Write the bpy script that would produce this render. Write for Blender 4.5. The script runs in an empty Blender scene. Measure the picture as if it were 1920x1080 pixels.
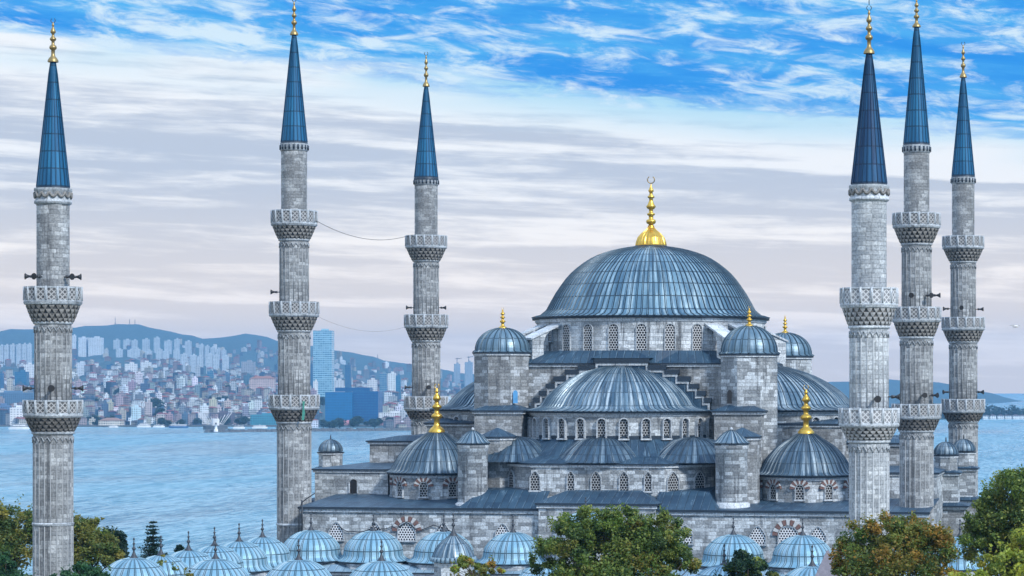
import bpy, math, random
import numpy as np
from mathutils import Vector
R = math.radians
SC = bpy.context.scene
COL = SC.collection

# ------------------------------------------------------------------ camera, sky, sun, exposure
F, X0, HY, PSI, CX, ZC = 4500.0, 1400.0, 715.0, R(9.047), 51.4, 25.0   # focal length and axis in photo pixels
cam = bpy.data.cameras.new('camera'); camo = bpy.data.objects.new('camera', cam); COL.objects.link(camo)
camo.location = (CX, 0, ZC); camo.rotation_euler = (R(90), 0, PSI)
cam.sensor_width = 36; cam.lens = F / 1920 * 36
cam.shift_x = (960 - X0) / 1920; cam.shift_y = (HY - 540) / 1920
cam.clip_start = 1; cam.clip_end = 60000
SC.camera = camo
SC.view_settings.view_transform = 'Standard'; SC.view_settings.look = 'None'
SC.view_settings.exposure = 0.08; SC.view_settings.gamma = 1

SUN_EL, SUN_AZ = R(36), R(128)     # azimuth clockwise from +Y: behind the camera, to the right
w = bpy.data.worlds.new('World'); SC.world = w; w.use_nodes = True
def build_world():
    nt = w.node_tree; nt.nodes.clear()
    N = lambda t, **k: _node(nt, t, **k)
    L = nt.links.new
    tc = N('ShaderNodeTexCoord'); sp = N('ShaderNodeSeparateXYZ'); L(tc.outputs['Generated'], sp.inputs[0])
    def M(op, a, b=None, c=None, clamp=False):
        n = N('ShaderNodeMath'); n.operation = op; n.use_clamp = clamp
        for i, v in enumerate((a, b, c)):
            if v is None: continue
            if isinstance(v, (int, float)): n.inputs[i].default_value = v
            else: L(v, n.inputs[i])
        return n.outputs[0]
    def MR(v, a, b, c=0, d=1, smooth=True):
        n = N('ShaderNodeMapRange'); n.interpolation_type = 'SMOOTHSTEP' if smooth else 'LINEAR'
        L(v, n.inputs[0])
        for i, q in enumerate((a, b, c, d)): n.inputs[1 + i].default_value = q
        return n.outputs[0]
    def MIX(f, a, b):
        n = N('ShaderNodeMix'); n.data_type = 'RGBA'
        for s, v in ((n.inputs[0], f), (n.inputs[6], a), (n.inputs[7], b)):
            if isinstance(v, (int, float)): s.default_value = v
            elif isinstance(v, tuple): s.default_value = (*v, 1)
            else: L(v, s)
        return n.outputs[2]
    def NOISE(vec, sc, det=6, rough=.6, dist=0):
        n = N('ShaderNodeTexNoise'); L(vec, n.inputs['Vector']); n.inputs['Scale'].default_value = sc
        n.inputs['Detail'].default_value = det; n.inputs['Roughness'].default_value = rough; n.inputs['Distortion'].default_value = dist
        return n.outputs[0]
    x, y, z = sp.outputs
    az = M('ARCTAN2', x, y)
    hl = M('SQRT', M('ADD', M('MULTIPLY', x, x), M('MULTIPLY', y, y)))
    t = M('DIVIDE', z, M('MAXIMUM', hl, .05))
    v = M('ADD', t, M('MULTIPLY', M('ADD', az, .25), .09))
    def CMB(a, ka, b, kb, off=0):
        n = N('ShaderNodeCombineXYZ'); L(M('MULTIPLY', a, ka), n.inputs[0]); L(M('MULTIPLY', b, kb), n.inputs[1]); n.inputs[2].default_value = off
        return n.outputs[0]
    ts = M('ADD', t, M('MULTIPLY', az, .03))
    streak = NOISE(CMB(az, 6, ts, 115, .7), 1, 6, .52, .35)
    fine = NOISE(CMB(az, 42, ts, 300, 3.1), 1, 5, .6, .4)
    broad = NOISE(CMB(az, 5, ts, 30, 5.3), 1, 3, .5)
    puff = NOISE(CMB(az, 40, v, 150, 9.2), 1, 8, .65, .5)
    puff2 = NOISE(CMB(az, 12, v, 62, 4.6), 1, 5, .6, .4)
    # cloud veil: lavender grey to white, warmer towards the horizon
    grey = MIX(MR(t, .0, .095), (1.19, .95, .70), (.56, .61, .705))
    white = MIX(MR(t, .0, .095), (1.46, 1.20, .93), (.97, .975, .98))
    sm = M('ADD', M('MULTIPLY', streak, .75), M('MULTIPLY', fine, .25))
    bright = M('ADD', sm, M('MULTIPLY', MR(v, .083, .113), .11))     # the bright band under the blue
    sw = MR(bright, .45, .64)
    veil = MIX(sw, grey, white)
    cyan = MIX(M('MULTIPLY', MR(v, .100, .125), MR(broad, .35, .6)), veil, (.46, .76, .92))
    # open blue above, broken by small white clouds
    edge = M('ADD', v, M('ADD', M('MULTIPLY', M('SUBTRACT', streak, .5), .03), M('MULTIPLY', M('SUBTRACT', puff, .5), .03)))
    bm = MR(edge, .119, .129)
    deep = MIX(MR(puff2, .3, .7), (.004, .27, .82), (.09, .48, .90))
    pw = MR(M('ADD', M('MULTIPLY', puff, .62), M('MULTIPLY', puff2, .38)), .45, .62)
    blue = MIX(M('MULTIPLY', pw, .86), deep, (.80, .92, .97))
    vis = MIX(bm, cyan, blue)
    # higher sky (out of frame): broken pale cloud
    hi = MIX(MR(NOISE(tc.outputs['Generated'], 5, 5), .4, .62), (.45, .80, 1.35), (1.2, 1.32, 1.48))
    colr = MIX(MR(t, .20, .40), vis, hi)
    sky = N('ShaderNodeTexSky'); sky.sky_type = 'NISHITA'; sky.sun_disc = False
    sky.sun_elevation = SUN_EL; sky.sun_rotation = SUN_AZ
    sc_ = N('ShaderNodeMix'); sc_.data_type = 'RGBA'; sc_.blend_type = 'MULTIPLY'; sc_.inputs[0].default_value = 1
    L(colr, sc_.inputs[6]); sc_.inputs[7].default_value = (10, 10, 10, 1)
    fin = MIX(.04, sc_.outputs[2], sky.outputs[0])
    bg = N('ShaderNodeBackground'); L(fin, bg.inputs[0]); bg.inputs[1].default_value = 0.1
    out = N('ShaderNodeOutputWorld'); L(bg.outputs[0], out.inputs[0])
def _node(nt, t, **k):
    n = nt.nodes.new(t)
    for a, b in k.items(): setattr(n, a, b)
    return n
build_world()
sl = bpy.data.lights.new('sun', 'SUN'); so = bpy.data.objects.new('sun', sl); COL.objects.link(so)
sl.energy = 3.1; sl.angle = R(7); sl.color = (1.0, .96, .90)
sd = Vector((math.sin(SUN_AZ) * math.cos(SUN_EL), math.cos(SUN_AZ) * math.cos(SUN_EL), math.sin(SUN_EL)))
so.rotation_euler = (-sd).to_track_quat('-Z', 'Y').to_euler()

# ------------------------------------------------------------------ survey: photo pixels to places on a known plane
def P(px, py, Y):
    """point on the facade-parallel plane at distance Y"""
    X = Y * math.tan(math.atan((px - X0) / F) - PSI)
    d = -X * math.sin(PSI) + Y * math.cos(PSI)
    return Vector((CX + X, Y, ZC - (py - HY) * d / F))
def SCL(px, Y):
    X = Y * math.tan(math.atan((px - X0) / F) - PSI)
    return (-X * math.sin(PSI) + Y * math.cos(PSI)) / F
def Q(px, py, D):
    """point at depth D along the view axis (far shore survey)"""
    l = (px - X0) / F * D
    return Vector((CX + l * math.cos(PSI) - D * math.sin(PSI), l * math.sin(PSI) + D * math.cos(PSI), ZC - (py - HY) * D / F))

# ------------------------------------------------------------------ materials
MATS = {}
class NB:
    def __init__(s, name):
        s.m = bpy.data.materials.new(name); s.m.use_nodes = True; s.nt = s.m.node_tree; s.nt.nodes.clear()
        s.out = s.n('ShaderNodeOutputMaterial'); s.b = s.n('ShaderNodeBsdfPrincipled'); s.l(s.b.outputs[0], s.out.inputs[0])
        MATS[name] = s.m
    def n(s, t): return s.nt.nodes.new(t)
    def l(s, a, b): s.nt.links.new(a, b)
    def set(s, sock, v):
        if isinstance(v, (int, float)): sock.default_value = v
        elif isinstance(v, tuple): sock.default_value = (*v, 1) if len(v) == 3 else v
        else: s.l(v, sock)
    def math(s, op, a, b=None, c=None):
        n = s.n('ShaderNodeMath'); n.operation = op
        for i, v in enumerate((a, b, c)):
            if v is not None: s.set(n.inputs[i], v)
        return n.outputs[0]
    def mr(s, v, a, b, c=0., d=1., smooth=True):
        n = s.n('ShaderNodeMapRange'); n.interpolation_type = 'SMOOTHSTEP' if smooth else 'LINEAR'
        s.l(v, n.inputs[0])
        for i, q in enumerate((a, b, c, d)): s.set(n.inputs[1 + i], q)
        return n.outputs[0]
    def mix(s, f, a, b, mode='MIX'):
        n = s.n('ShaderNodeMix'); n.data_type = 'RGBA'; n.blend_type = mode
        s.set(n.inputs[0], f); s.set(n.inputs[6], a); s.set(n.inputs[7], b)
        return n.outputs[2]
    def uv(s): return s.n('ShaderNodeUVMap').outputs[0]
    def obj(s): return s.n('ShaderNodeTexCoord').outputs['Object']
    def pos(s): return s.n('ShaderNodeNewGeometry').outputs['Position']
    def mapping(s, vec, sc=(1, 1, 1), loc=(0, 0, 0)):
        n = s.n('ShaderNodeMapping'); s.l(vec, n.inputs[0]); n.inputs['Scale'].default_value = sc; n.inputs['Location'].default_value = loc
        return n.outputs[0]
    def noise(s, vec, scale, det=4, rough=.55, dist=0., color=False):
        n = s.n('ShaderNodeTexNoise'); s.l(vec, n.inputs['Vector']); n.inputs['Scale'].default_value = scale
        n.inputs['Detail'].default_value = det; n.inputs['Roughness'].default_value = rough; n.inputs['Distortion'].default_value = dist
        return n.outputs[1 if color else 0]
    def xyz(s, v):
        n = s.n('ShaderNodeSeparateXYZ'); s.l(v, n.inputs[0]); return n.outputs
    def comb(s, a, b, c=0.):
        n = s.n('ShaderNodeCombineXYZ'); s.set(n.inputs[0], a); s.set(n.inputs[1], b); s.set(n.inputs[2], c); return n.outputs[0]
    def wn(s, vec):
        n = s.n('ShaderNodeTexWhiteNoise'); n.noise_dimensions = '3D'; s.l(vec, n.inputs[0]); return n.outputs[0]
    def attr(s, name):
        n = s.n('ShaderNodeAttribute'); n.attribute_name = name; return n.outputs[0]
    def bump(s, h, strength=.5, dist=.05):
        n = s.n('ShaderNodeBump'); s.l(h, n.inputs['Height']); n.inputs['Strength'].default_value = strength; n.inputs['Distance'].default_value = dist
        s.l(n.outputs[0], s.b.inputs['Normal'])
    def fin(s, col, rough=.7, metal=0., spec=None):
        s.set(s.b.inputs['Base Color'], col); s.set(s.b.inputs['Roughness'], rough); s.set(s.b.inputs['Metallic'], metal)
        if spec is not None: s.b.inputs['Specular IOR Level'].default_value = spec
        return s.m

def stone(name, lo, mid, hi, bw=.82, bh=.36, light_share=.5, stain=.6, seed=0., flutes=False):
    b = NB(name); uv = b.uv(); ux = b.xyz(uv)
    row = b.math('FLOOR', b.math('DIVIDE', ux[1], bh))
    sh = b.math('MULTIPLY', b.wn(b.comb(row, 3.3 + seed)), bw)
    cu = b.math('DIVIDE', b.math('ADD', ux[0], sh), bw)
    cell = b.math('FLOOR', cu)
    r1 = b.wn(b.comb(cell, row, seed + 1.5))
    r2 = b.wn(b.comb(cell, row, seed + 7.5))
    # repaired areas: clusters of blocks swapped for pale new stone
    patch = b.noise(b.comb(b.math('MULTIPLY', cell, .21), b.math('MULTIPLY', row, .24), seed), 1.0, 3, .65)
    pick = b.mr(b.math('ADD', patch, b.math('MULTIPLY', b.math('SUBTRACT', r1, .5), .34)), .565 - .12 * light_share, .63 - .12 * light_share)
    col = b.mix(r2, lo, mid)
    col = b.mix(b.math('MULTIPLY', pick, b.mr(r2, 0, 1, .55, 1)), col, hi)
    # weathering: soot and run-off streaks of their own shape
    big = b.noise(b.mapping(uv, (.16, .10, 1), (seed, 0, 0)), 1, 5, .65)
    run = b.noise(b.mapping(uv, (.75, .055, 1), (seed * 2, 0, 0)), 1, 5, .7)
    grit = b.noise(uv, 5.5, 5, .7)
    col = b.mix(b.math('MULTIPLY', b.mr(big, .47, .70), stain), col, tuple(c * .55 for c in lo))
    col = b.mix(b.math('MULTIPLY', b.mr(run, .535, .65), stain), col, (.045, .053, .066))
    col = b.mix(b.math('MULTIPLY', b.mr(run, .36, .46, 1., 0.), stain * .55), col, hi)
    col = b.mix(1., col, b.mix(b.mr(grit, .25, .75), (.52, .53, .54), (1.3, 1.3, 1.29)), 'MULTIPLY')
    fx = b.math('FRACT', cu); fy = b.math('FRACT', b.math('DIVIDE', ux[1], bh))
    jx = b.math('LESS_THAN', fx, .045); jy = b.math('LESS_THAN', fy, .085)
    joint = b.math('MAXIMUM', jx, jy)
    col = b.mix(b.math('MULTIPLY', joint, .38), col, (.07, .075, .085))
    if flutes:
        fl = b.math('ABSOLUTE', b.math('SUBTRACT', b.math('FRACT', b.math('DIVIDE', ux[0], .62)), .5))
        col = b.mix(b.math('MULTIPLY', b.math('GREATER_THAN', fl, .455), .38), col, (.10, .105, .115))
    h = b.math('ADD', b.math('MULTIPLY', joint, -.8), b.math('ADD', b.math('MULTIPLY', grit, .7), b.math('MULTIPLY', r1, .5)))
    b.bump(h, .75, .05)
    return b.fin(col, .85, spec=.25)
stone('ashlar', (0.237, 0.260, 0.284), (0.370, 0.400, 0.425), (0.646, 0.700, 0.745), light_share=.75, stain=.6)
stone('ashlar_grey', (0.218, 0.232, 0.247), (0.332, 0.350, 0.362), (0.541, 0.580, 0.619), .8, .34, light_share=.25, stain=.55, seed=4.)
stone('ashlar_pale', (.38, .42, .46), (.54, .58, .62), (.74, .79, .83), .9, .4, light_share=.8, stain=.8, seed=9.)
stone('minaret_stone', (.235, .25, .265), (.325, .34, .355), (.52, .545, .565), .75, .34, light_share=.4, stain=.6, seed=13.)
stone('minaret_fluted', (.235, .25, .265), (.325, .34, .355), (.52, .545, .565), .75, .34, light_share=.4, stain=.6, seed=21., flutes=True)
stone('minaret_pale', (.38, .415, .45), (.48, .515, .55), (.66, .70, .73), .75, .34, light_share=.45, stain=.35, seed=29.)
stone('minaret_pale_fluted', (.38, .415, .45), (.48, .515, .55), (.66, .70, .73), .75, .34, light_share=.45, stain=.35, seed=33., flutes=True)
stone('trim', (0.380, 0.420, 0.462), (0.475, 0.520, 0.567), (0.570, 0.620, 0.672), 1.4, .6, stain=.5, seed=40.)
stone('trim_pale', (0.522, 0.570, 0.619), (0.608, 0.660, 0.714), (0.684, 0.740, 0.798), 1.4, .6, stain=.25, seed=44.)

def carved(name, c, dark):
    b = NB(name); uv = b.uv()
    n = b.noise(uv, 2.2, 5, .7)
    n2 = b.noise(uv, 11, 3, .6)
    col = b.mix(b.mr(n, .42, .68), c, dark)
    col = b.mix(1., col, b.mix(n2, (.7, .7, .7), (1.2, 1.2, 1.2)), 'MULTIPLY')
    b.bump(n2, .5, .04)
    return b.fin(col, .9, spec=.2)
carved('carved_stone', (.30, .295, .285), (.10, .10, .10))
carved('carved_dark', (.20, .195, .19), (.045, .046, .05))  # darker carving; behind the pale corbels it paints the shade of the voids
carved('void_shade', (.075, .08, .085), (.03, .032, .036))  # near-black corbel backs: shade of the voids put into the colour
carved('carved_pale', (.48, .49, .50), (.22, .23, .24))

def leads(name, c1, c2, pale, seam=.55, rough=.42, streak=.5, seed=0.):
    """ribbed dome lead: uv u counts ribs, v counts sheets"""
    b = NB(name); uv = b.uv(); ux = b.xyz(uv)
    cu = b.math('FLOOR', ux[0]); cv = b.math('FLOOR', ux[1])
    r1 = b.wn(b.comb(cu, cv, seed)); r2 = b.wn(b.comb(cu, 5.5, seed + 2))
    col = b.mix(r1, c1, c2)
    ru = b.noise(b.mapping(uv, (1.1, .22, 1), (seed, 0, 0)), 1.0, 5, .7)
    col = b.mix(b.math('MULTIPLY', b.mr(ru, .46, .66), streak), col, pale)
    ru2 = b.noise(b.mapping(uv, (.7, .16, 1), (seed + 9, 0, 0)), 1.0, 4, .7)
    col = b.mix(b.math('MULTIPLY', b.mr(ru2, .52, .70), .55), col, tuple(c * .35 for c in c1))
    g = b.noise(b.mapping(uv, (6, 6, 6)), 1, 4, .7)
    col = b.mix(1., col, b.mix(g, (.72, .72, .72), (1.25, 1.25, 1.25)), 'MULTIPLY')
    fu = b.math('FRACT', b.math('ADD', ux[0], .5)); du = b.math('ABSOLUTE', b.math('SUBTRACT', fu, .5))
    line = b.math('LESS_THAN', b.math('FRACT', ux[1]), .075)
    edge = b.math('MULTIPLY', b.math('LESS_THAN', du, .19), b.math('GREATER_THAN', du, .05))
    k = b.math('MULTIPLY', b.math('MAXIMUM', line, edge), seam)
    col = b.mix(k, col, tuple(c * .25 for c in c1))
    b.bump(b.math('ADD', g, b.math('MULTIPLY', r2, .4)), .35, .03)
    return b.fin(col, b.mr(g, .2, .8, rough - .1, rough + .15), .35, spec=.5)
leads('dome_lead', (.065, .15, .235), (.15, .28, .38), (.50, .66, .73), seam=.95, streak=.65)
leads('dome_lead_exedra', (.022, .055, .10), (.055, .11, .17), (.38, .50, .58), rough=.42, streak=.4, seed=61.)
leads('dome_lead_tower', (.09, .175, .25), (.15, .25, .335), (.42, .54, .62), seam=.7, streak=.5, seed=51.)
leads('dome_lead_dark', (.04, .085, .135), (.09, .155, .22), (.52, .63, .70), rough=.4, streak=.6, seed=5.)
leads('dome_lead_streaked', (.05, .11, .175), (.14, .235, .32), (.68, .79, .84), rough=.33, streak=.75, seed=11.)  # pale streaks paint in wet highlights besides the lead's own streaking
leads('dome_lead_pale', (.17, .36, .50), (.27, .46, .58), (.55, .68, .75), seam=.95, rough=.5, streak=.5, seed=17.)
leads('spire_lead', (.005, .085, .20), (.012, .145, .30), (.05, .26, .42), seam=.8, rough=.5, streak=.3, seed=23.)
leads('spire_lead_deep', (.006, .045, .125), (.012, .09, .205), (.03, .15, .30), seam=.7, rough=.55, streak=.3, seed=27.)
def roof_lead(name, c1, c2, pale):
    b = NB(name); uv = b.uv(); ux = b.xyz(uv)
    u = b.math('DIVIDE', ux[0], .8); cu = b.math('FLOOR', u)
    r1 = b.wn(b.comb(cu, b.math('FLOOR', b.math('DIVIDE', ux[1], 1.7))))
    col = b.mix(r1, c1, c2)
    n = b.noise(b.mapping(uv, (2.2, .5, 1)), 1, 5, .7)
    col = b.mix(b.math('MULTIPLY', b.mr(n, .55, .72), .6), col, pale)
    g = b.noise(uv, 7, 4, .7)
    col = b.mix(1., col, b.mix(g, (.65, .65, .65), (1.3, 1.3, 1.3)), 'MULTIPLY')
    s = b.math('LESS_THAN', b.math('FRACT', u), .10)
    s2 = b.math('LESS_THAN', b.math('FRACT', b.math('ADD', u, .88)), .07)
    col = b.mix(b.math('MULTIPLY', b.math('MULTIPLY', s, .45), b.mr(n, .4, .6)), col, pale); col = b.mix(b.math('MULTIPLY', s2, .8), col, tuple(c * .3 for c in c1))
    b.bump(b.math('ADD', b.math('MULTIPLY', s, 1.5), g), .6, .06)
    return b.fin(col, b.mr(g, .2, .8, .38, .6), .1, spec=.4)
roof_lead('roof_lead', (.016, .046, .088), (.036, .085, .14), (.17, .27, .36))
roof_lead('roof_lead_pale', (.17, .28, .38), (.26, .39, .49), (.46, .58, .66))

def simple(name, c, rough=.6, metal=0., var=.3, scale=3.):
    b = NB(name); n = b.noise(b.obj(), scale, 4, .6)
    col = b.mix(n, tuple(q * (1 - var) for q in c), tuple(min(1, q * (1 + var)) for q in c))
    return b.fin(col, rough, metal)
simple('gold', (.70, .44, .085), .34, .9, .4, 1.6)
simple('bronze', (.34, .25, .11), .42, .8, .35)
simple('iron', (.05, .06, .075), .5, .4)
simple('lead_edge', (.025, .042, .065), .5, .3)
simple('horn_metal', (.06, .065, .075), .45, .3)
simple('black', (.012, .013, .016), .6)
simple('door_blue', (.10, .33, .62), .5)
simple('bark', (.055, .045, .035), .9, 0, .4, 6)
simple('voussoir_red', (.17, .095, .085), .8, 0, .3)
simple('voussoir_white', (.50, .51, .52), .8, 0, .15)
simple('green_cloth', (.06, .27, .22), .8)
simple('pinnacle_lead', (.22, .21, .25), .6, .2, .4, 4)
def grille(name, c, hole, s=.235, r=.31):
    b = NB(name); ux = b.xyz(b.uv())
    v = b.math('DIVIDE', ux[1], s * .87); row = b.math('FLOOR', v)
    u = b.math('ADD', b.math('DIVIDE', ux[0], s), b.math('MULTIPLY', b.math('MODULO', row, 2.), .5))
    a = b.math('SUBTRACT', b.math('FRACT', u), .5); q = b.math('MULTIPLY', b.math('SUBTRACT', b.math('FRACT', v), .5), .87)
    d = b.math('SQRT', b.math('ADD', b.math('MULTIPLY', a, a), b.math('MULTIPLY', q, q)))
    m = b.mr(d, r, r + .06)
    return b.fin(b.mix(m, hole, c), .6)
grille('grille', (.56, .58, .60), (.008, .010, .014), .29, .385)
grille('grille_dark', (.42, .44, .46), (.007, .009, .012), .29, .40)
grille('grille_diag', (.74, .76, .79), (.015, .017, .025), .27, .33)
def lattice(name, c, dark, s=.25):
    b = NB(name); ux = b.xyz(b.uv())
    a = b.math('ABSOLUTE', b.math('SUBTRACT', b.math('FRACT', b.math('DIVIDE', b.math('ADD', ux[0], ux[1]), s * 1.6)), .5))
    q = b.math('ABSOLUTE', b.math('SUBTRACT', b.math('FRACT', b.math('DIVIDE', b.math('SUBTRACT', ux[0], ux[1]), s * 1.6)), .5))
    m = b.math('LESS_THAN', b.math('MAXIMUM', a, q), .36)
    n = b.noise(b.uv(), 4, 3)
    return b.fin(b.mix(b.math('MULTIPLY', m, b.mr(n, .3, .7, .65, 1)), c, dark), .85)
lattice('lattice', (.40, .41, .42), (.035, .038, .045))
lattice('lattice_pale', (.62, .64, .66), (.17, .18, .20))
# far buildings: colour from the mesh, window rows from the metric uv
def facade(name, wd=.42, hd=.5, dark=(.03, .05, .08), us=2.9, vs=3.1, mixv=.75, rough=.7):
    b = NB(name); ux = b.xyz(b.uv()); c = b.attr('Col')
    fu = b.math('ABSOLUTE', b.math('SUBTRACT', b.math('FRACT', b.math('DIVIDE', ux[0], us)), .5))
    fv = b.math('ABSOLUTE', b.math('SUBTRACT', b.math('FRACT', b.math('DIVIDE', ux[1], vs)), .5))
    m = b.math('MULTIPLY', b.math('LESS_THAN', fu, wd / 2), b.math('LESS_THAN', fv, hd / 2))
    rnd = b.wn(b.comb(b.math('FLOOR', b.math('DIVIDE', ux[0], us)), b.math('FLOOR', b.math('DIVIDE', ux[1], vs))))
    col = b.mix(b.math('MULTIPLY', m, b.mr(rnd, 0, 1, mixv * .6, mixv)), c, dark)
    n = b.noise(b.pos(), .09, 3)
    col = b.mix(1., col, b.mix(n, (.78, .78, .78), (1.2, 1.2, 1.2)), 'MULTIPLY')
    return b.fin(col, rough)
facade('facade', .55, .55, (.012, .03, .06), 3.2, 3.1, .95); facade('slab_facade', .6, .45, (.05, .09, .14), 4.5, 3.3); facade('glass_facade', .86, .62, (.008, .11, .26), 4.2, 3.8, .9, .25)
b = NB('tile_roof'); c = b.attr('Col'); n = b.noise(b.pos(), .35, 4, .7)
b.fin(b.mix(1., c, b.mix(n, (.6, .6, .6), (1.4, 1.4, 1.4)), 'MULTIPLY'), .85)
b = NB('leaf'); c = b.attr('Col'); tr = b.n('ShaderNodeBsdfTranslucent'); b.l(c, tr.inputs[0]); mx = b.n('ShaderNodeMixShader')
b.fin(c, .55, spec=.35); mx.inputs[0].default_value = .38; b.l(b.b.outputs[0], mx.inputs[1]); b.l(tr.outputs[0], mx.inputs[2]); b.l(mx.outputs[0], b.out.inputs[0])
b = NB('soil'); n = b.noise(b.pos(), .05, 6, .6); b.fin(b.mix(n, (.05, .07, .03), (.14, .13, .09)), .95)
b = NB('paving'); n = b.noise(b.pos(), .6, 5, .6); b.fin(b.mix(n, (.22, .22, .22), (.38, .38, .37)), .85)
b = NB('far_land'); n = b.noise(b.pos(), .012, 6, .7); n2 = b.noise(b.pos(), .10, 4, .7)
b.fin(b.mix(b.mr(n2, .45, .68), b.mix(n, (.012, .05, .075), (.025, .08, .10)), (.06, .12, .15)), .95)  # blue of the distant haze is mixed into the land's own green
b = NB('sea'); ps = b.pos()
w1 = b.noise(b.mapping(ps, (.34, .05, 1)), 1, 5, .72); w2 = b.noise(b.mapping(ps, (.09, .014, 1), (7, 0, 0)), 1, 6, .7); w3 = b.noise(b.mapping(ps, (.004, .0011, 1), (3, 1, 0)), 1, 5, .6, .6)
w4 = b.noise(b.mapping(ps, (.016, .0028, 1), (2, 5, 0)), 1, 4, .65)
h = b.math('ADD', b.math('ADD', b.math('MULTIPLY', w1, .6), b.math('MULTIPLY', w2, 3.)), b.math('MULTIPLY', w4, 4.))
b.bump(h, 1., 2.2)
ch = b.math('ADD', b.math('ADD', b.math('MULTIPLY', w1, .55), b.math('MULTIPLY', w2, .31)), b.math('MULTIPLY', w4, .14))
chop = b.mr(ch, .43, .57)
col = b.mix(b.mr(w3, .36, .64), (.006, .11, .18), (.03, .21, .31))
b.fin(b.mix(b.math('MULTIPLY', chop, .62), col, (.46, .69, .78)), b.mr(w3, .35, .65, .14, .34))  # ripple crests whitened: foam and sky reflection put into the base colour
b.b.inputs['IOR'].default_value = 1.33
simple('rock', (.09, .10, .11), .9, 0, .5, .2)
simple('boat_white', (.78, .80, .82), .4); simple('boat_blue', (.03, .12, .28), .4); simple('boat_window', (.02, .03, .05), .2)
simple('white_paint', (.80, .82, .84), .5)
simple('bird_white', (.7, .7, .7), .7)

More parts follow.
